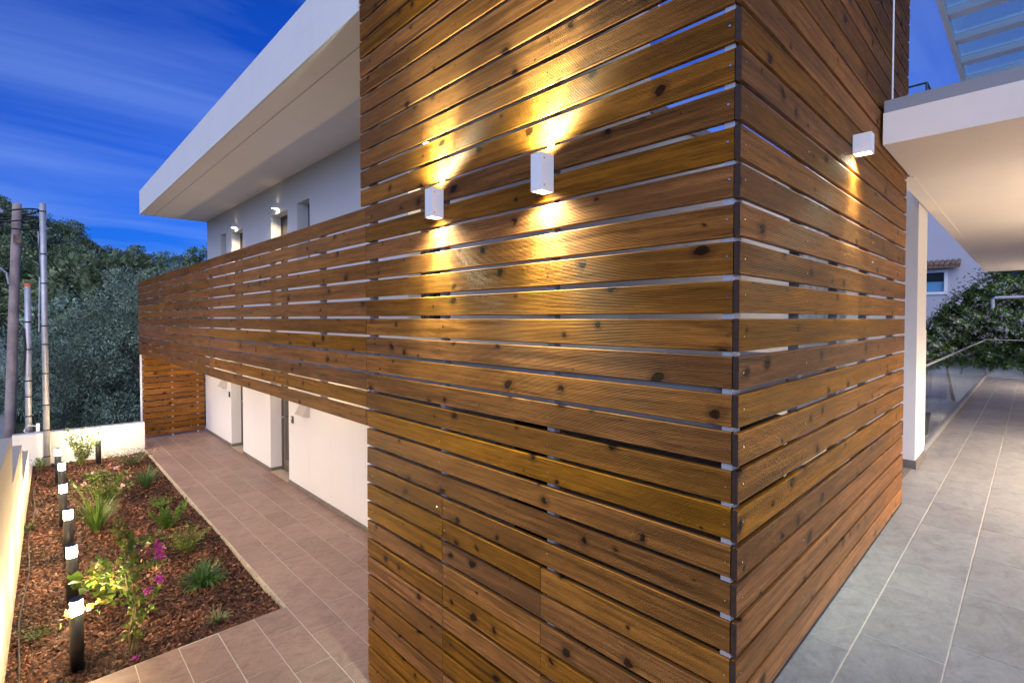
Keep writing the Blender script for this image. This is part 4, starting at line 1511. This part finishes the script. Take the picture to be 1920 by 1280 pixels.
for (x, y) in spots:
    az = x / y
    # keep what the balcony and the lane leave in view
    if az > .235 or az < -.055: continue
    if y < 60 and (-6.5 < x < 0.4): continue
    kept.append((x, y))
kept = kept[:285]
for (x, y) in kept:
    k = rr.randrange(5)
    s = rr.choice((.7, .85, 1.0, 1.15, 1.35)) * rr.uniform(.9, 1.1) * (1.0 + (y - 40) / 260)
    place_tree('hill_tree', HL[k], 'tree', x, y, hill_h(x, y), KIND[k][0], KIND[k][1], .5, s, rr.uniform(0, 6.28), 'trees of the wooded hillside', rr.uniform(.85, 1.15))
for (az, d, s, lab) in ((.030, 150, .75, 'slender dark cypress on the skyline right of the conduit pole'), (.118, 150, .62, 'narrow dark cypress standing on the low ridge skyline'), (-.003, 150, .9, 'dark cypress on the skyline beside the conduit pole'), (.104, 149, .45, 'short dark cypress on the low ridge near a pole')):
    x, y = az * d, d * .99
    place_tree('cypress_tree', lab, 'tree', x, y, hill_h(x, y) + 1.5, cypm, cypt, .6, s, 0, 'cypresses on the ridge')
fp = MB(); fp.tube([(7.4, 66, hill_h(7.4, 66)), (7.4, 66, hill_h(7.4, 66) + 8.2)], [.14, .10], 8)
tag(fp.build('far_pole', M['polewood'], loc=(7.4, 66, hill_h(7.4, 66))), 'distant thin wooden pole rising from the hillside trees', 'utility pole')
hr = thing('hill_hut', (7.2, 84, hill_h(7.2, 84)), 'small pale roof half hidden among the hillside trees', 'building')
z = hill_h(7.2, 84)
q = MB(); q.box(5.4, 83, z - 1, 9.0, 86, z + 4.4); q.build('wall', M['white'], hr)
q = MB(); q.prism([(5.1, 82.7), (9.3, 82.7), (9.3, 86.3), (5.1, 86.3)], z + 4.402, z + 4.7); q.build('roof', M['clay'], hr)

# ------------------------------------------------------------------ beyond the terrace
pat = MB(); pat.box(8.6, 1.08, -.9, 29.9, 12, 0.20)
tag(pat.build('patio', M['patio']), 'rough stone patio below the terrace', kind='structure')
nb = thing('neighbour_house', (30, 4, 0), 'white neighbouring house with small tiled window hood', 'house')
wall_x('wall', 30.0, 30.4, -6, 14, -.9, 10.5, [(2.86, 3.95, 4.42, 5.30), (.2, 1.05, 4.9, 5.75)], M['white_dusk'], nb)
q = MB()
q.box(29.94, 2.74, 4.30, 30.10, 2.86, 5.44); q.box(29.94, 3.95, 4.30, 30.10, 4.07, 5.44); q.box(29.94, 2.86, 5.30, 30.10, 3.95, 5.44); q.box(29.94, 2.86, 4.30, 30.10, 3.95, 4.42)
wf = q.build('window', M['lampwhite'], nb)
q = MB(); q.box(30.06, 2.861, 4.421, 30.08, 3.949, 5.299); q.build('pane', M['dglass'], wf)
q = MB(); q.box(30.05, 2.865, 4.425, 30.058, 3.945, 4.88); q.build('blind', plain('blue_blind', (.12, .34, .55), .6), wf)
q = MB(); q.box(30.05, .2, 4.9, 30.09, 1.05, 5.75); w2 = q.build('window', M['dglass'], nb)
hood = MB(); hood.add([(30.0, 2.3, 5.62), (30.0, 4.4, 5.62), (29.45, 4.4, 5.46), (29.45, 2.3, 5.46), (30.0, 2.3, 5.70), (30.0, 4.4, 5.70), (29.45, 4.4, 5.53), (29.45, 2.3, 5.53)],
                      [(0, 1, 2, 3), (4, 7, 6, 5), (0, 4, 5, 1), (2, 6, 7, 3), (0, 3, 7, 4), (1, 5, 6, 2)])
hood = hood.build('hood', M['clay'], nb)
y = 2.36
while y < 4.4:
    q = MB()
    for s, (xa, za, xb_, zb) in enumerate(((29.42, 5.575, 29.76, 5.70), (29.70, 5.71, 30.0, 5.82))):
        q.tube([(xa, y, za), (xb_, y, zb)], [.085, .075], 8)
    q.build('tile', M['clay'], hood)
    y += .19

gwl = MB(); gwl.box(24.4, -4, -.9, 24.65, 2.2, 2.5)
tag(gwl.build('boundary_wall', M['white'], loc=(24.5, 0, 0)), 'pale boundary wall under the flowering climber', 'wall')


def climber():
    t = thing('flowering_climber', (24.0, 1.0, 1.3), 'dense dark climber with small white flowers beyond the balustrade', 'climber')
    top = [(-4, 4.9), (0, 4.85), (.7, 4.75), (1.25, 4.45), (1.9, 3.85), (2.4, 3.35), (2.75, 2.8), (3.3, 2.2)]
    bot = [(-4, 1.5), (0, 1.45), (.5, 1.55), (1.2, 1.40), (1.9, 1.62), (2.6, 1.3), (3.3, .9)]
    n = 26000
    y = RNG.uniform(-3.2, 3.25, n)
    zt = np.interp(y, [a for a, _ in top], [b for _, b in top]) + .14 * np.sin(y * 9) + .1 * np.sin(y * 23)
    zb = np.interp(y, [a for a, _ in bot], [b for _, b in bot]) + .08 * np.sin(y * 17)
    u = RNG.uniform(0, 1, n) ** .85
    z = zb + (zt - zb) * u
    bulge = .55 * np.sqrt(np.clip(np.sin(np.pi * np.clip(u * .92 + .04, 0, 1)), 0, 1)) + .16 * np.sin(y * 5 + z * 4) + .10 * np.sin(z * 11 - y * 7)
    x = 24.35 - np.clip(bulge, .02, 2) * RNG.uniform(.55, 1.05, n)
    C = np.stack([x, y, z], 1)
    D = RNG.normal(0, 1, (n, 3)); D[:, 0] -= .6; D[:, 2] -= .2
    V, F = leaf_quads(C, D, RNG.uniform(.08, .15, n), RNG.uniform(.028, .05, n))
    npmesh('foliage', V, F, M['hedge'], t)
    # loose shoots above
    n = 2600
    y = RNG.uniform(-3, 2.9, n); zt = np.interp(y, [a for a, _ in top], [b for _, b in top])
    C = np.stack([24.2 + RNG.normal(0, .18, n), y, zt + RNG.exponential(.14, n)], 1)
    V, F = leaf_quads(C, rand_dirs(n, .1), RNG.uniform(.08, .16, n), .024)
    npmesh('foliage', V, F, M['leafdk'], t)
    n = 520
    y = RNG.uniform(-2.5, 3.1, n); u = RNG.uniform(0.08, .85, n)
    zt = np.interp(y, [a for a, _ in top], [b for _, b in top]); zb = np.interp(y, [a for a, _ in bot], [b for _, b in bot])
    z = zb + (zt - zb) * u
    bulge = .55 * np.sqrt(np.clip(np.sin(np.pi * np.clip(u * .92 + .04, 0, 1)), 0, 1)) + .16 * np.sin(y * 5 + z * 4) + .10 * np.sin(z * 11 - y * 7)
    x = 24.35 - np.clip(bulge, .05, 2) - .05
    base = np.stack([x, y, z], 1)
    C = np.repeat(base, 5, 0) + RNG.normal(0, .012, (n * 5, 3))
    D = RNG.normal(0, 1, (n * 5, 3)); D[:, 0] -= .8
    V, F = leaf_quads(C, D, .078, .032)
    npmesh('flowers', V, F, M['whiteflower'], t)
    q = MB()
    for k in range(5):
        yy = -2 + k * 1.0
        q.tube([(24.33, yy, 0.2), (24.25, yy + .2, 1.4), (24.2, yy - .1, 2.6)], [.05, .035, .02], 6)
    q.build('stem', M['bark'], t)


climber()
tp = MB(); tp.tube([(23.5, .98, 3.55), (23.5, .98, 3.86), (23.5, .93, 3.90), (23.5, -3.4, 3.93)], .055, 10)
tag(tp.build('trellis_pipe', M['galv'], loc=(23.5, 1, 3.6)), 'bent pale metal pipe running across the climber', 'pipe')
lw_ = MB(); lw_.box(25.4, 2.75, .2, 25.65, 5.5, 1.7)
tag(lw_.build('patio_wall', M['white'], loc=(25.5, 4, .2)), 'low white patio wall seen through the glass', 'wall')

sb = thing('sun_lounger', (14.4, 1.9, .2), 'dark sun lounger with white frame on the patio behind the glass', 'sun lounger')
q = MB(); q.box(13.4, 1.65, .50, 14.7, 2.25, .55); q.build('seat', M['sunbed'], sb)
q = MB(); q.add([(14.7, 1.65, .50), (14.7, 2.25, .50), (15.25, 2.25, .95), (15.25, 1.65, .95), (14.7, 1.65, .55), (14.7, 2.25, .55), (15.22, 2.25, 1.0), (15.22, 1.65, 1.0)],
                [(0, 1, 2, 3), (4, 7, 6, 5), (0, 4, 5, 1), (2, 6, 7, 3), (0, 3, 7, 4), (1, 5, 6, 2)]); q.build('backrest', M['sunbed'], sb)
for yy in (1.62, 2.25):
    q = MB(); q.box(13.35, yy, .46, 14.75, yy + .04, .56); q.build('side_rail', M['lampwhite'], sb)
for p in ((13.45, 1.64), (14.6, 1.64), (13.45, 2.24), (14.6, 2.24)):
    q = MB(); q.box(p[0], p[1], .2, p[0] + .05, p[1] + .04, .46); q.build('leg', M['lampwhite'], sb)

# lamps on the terrace wall (they light the canopy and the floor)
for i, (x, lab) in enumerate(((6.9, 'white box lamp on terrace wall nearest the open end'), (9.3, 'white box lamp on terrace wall, second from the open end'), (18.4, 'white box lamp on terrace wall at the far end'))):
    box_lamp_B(x, 3.0, 3.2, lab, 620, y=-1.493, up_e=150, group='box lamps on the terrace wall', col=WARM4, cone=165)

def patio_lamp(x, lab):
    t = thing('box_lamp', (x, 1.056, .95), lab, 'wall lamp', 'box lamps under the terrace edge')
    q = MB(); q.box(x - .05, 1.056, .85, x + .05, 1.14, 1.02); q.build('housing', M['lampwhite'], t)
    q = MB(); q.box(x - .04, 1.064, .846, x + .04, 1.132, .8495); q.build('lens', M['lampglow'], t)
    lamp_light('patio_beam', 'SPOT', (x, 1.16, .84), 120, WARM4, t, aim=(0, .7, -1), spot_size=R(165), spot_blend=1.0, shadow_soft_size=0.04)


for x, lab in ((11.5, 'box lamp below the terrace edge lighting the patio, nearer one'), (15.5, 'box lamp below the terrace edge lighting the patio, middle one'), (20.0, 'box lamp below the terrace edge lighting the patio, far one')):
    patio_lamp(x, lab)
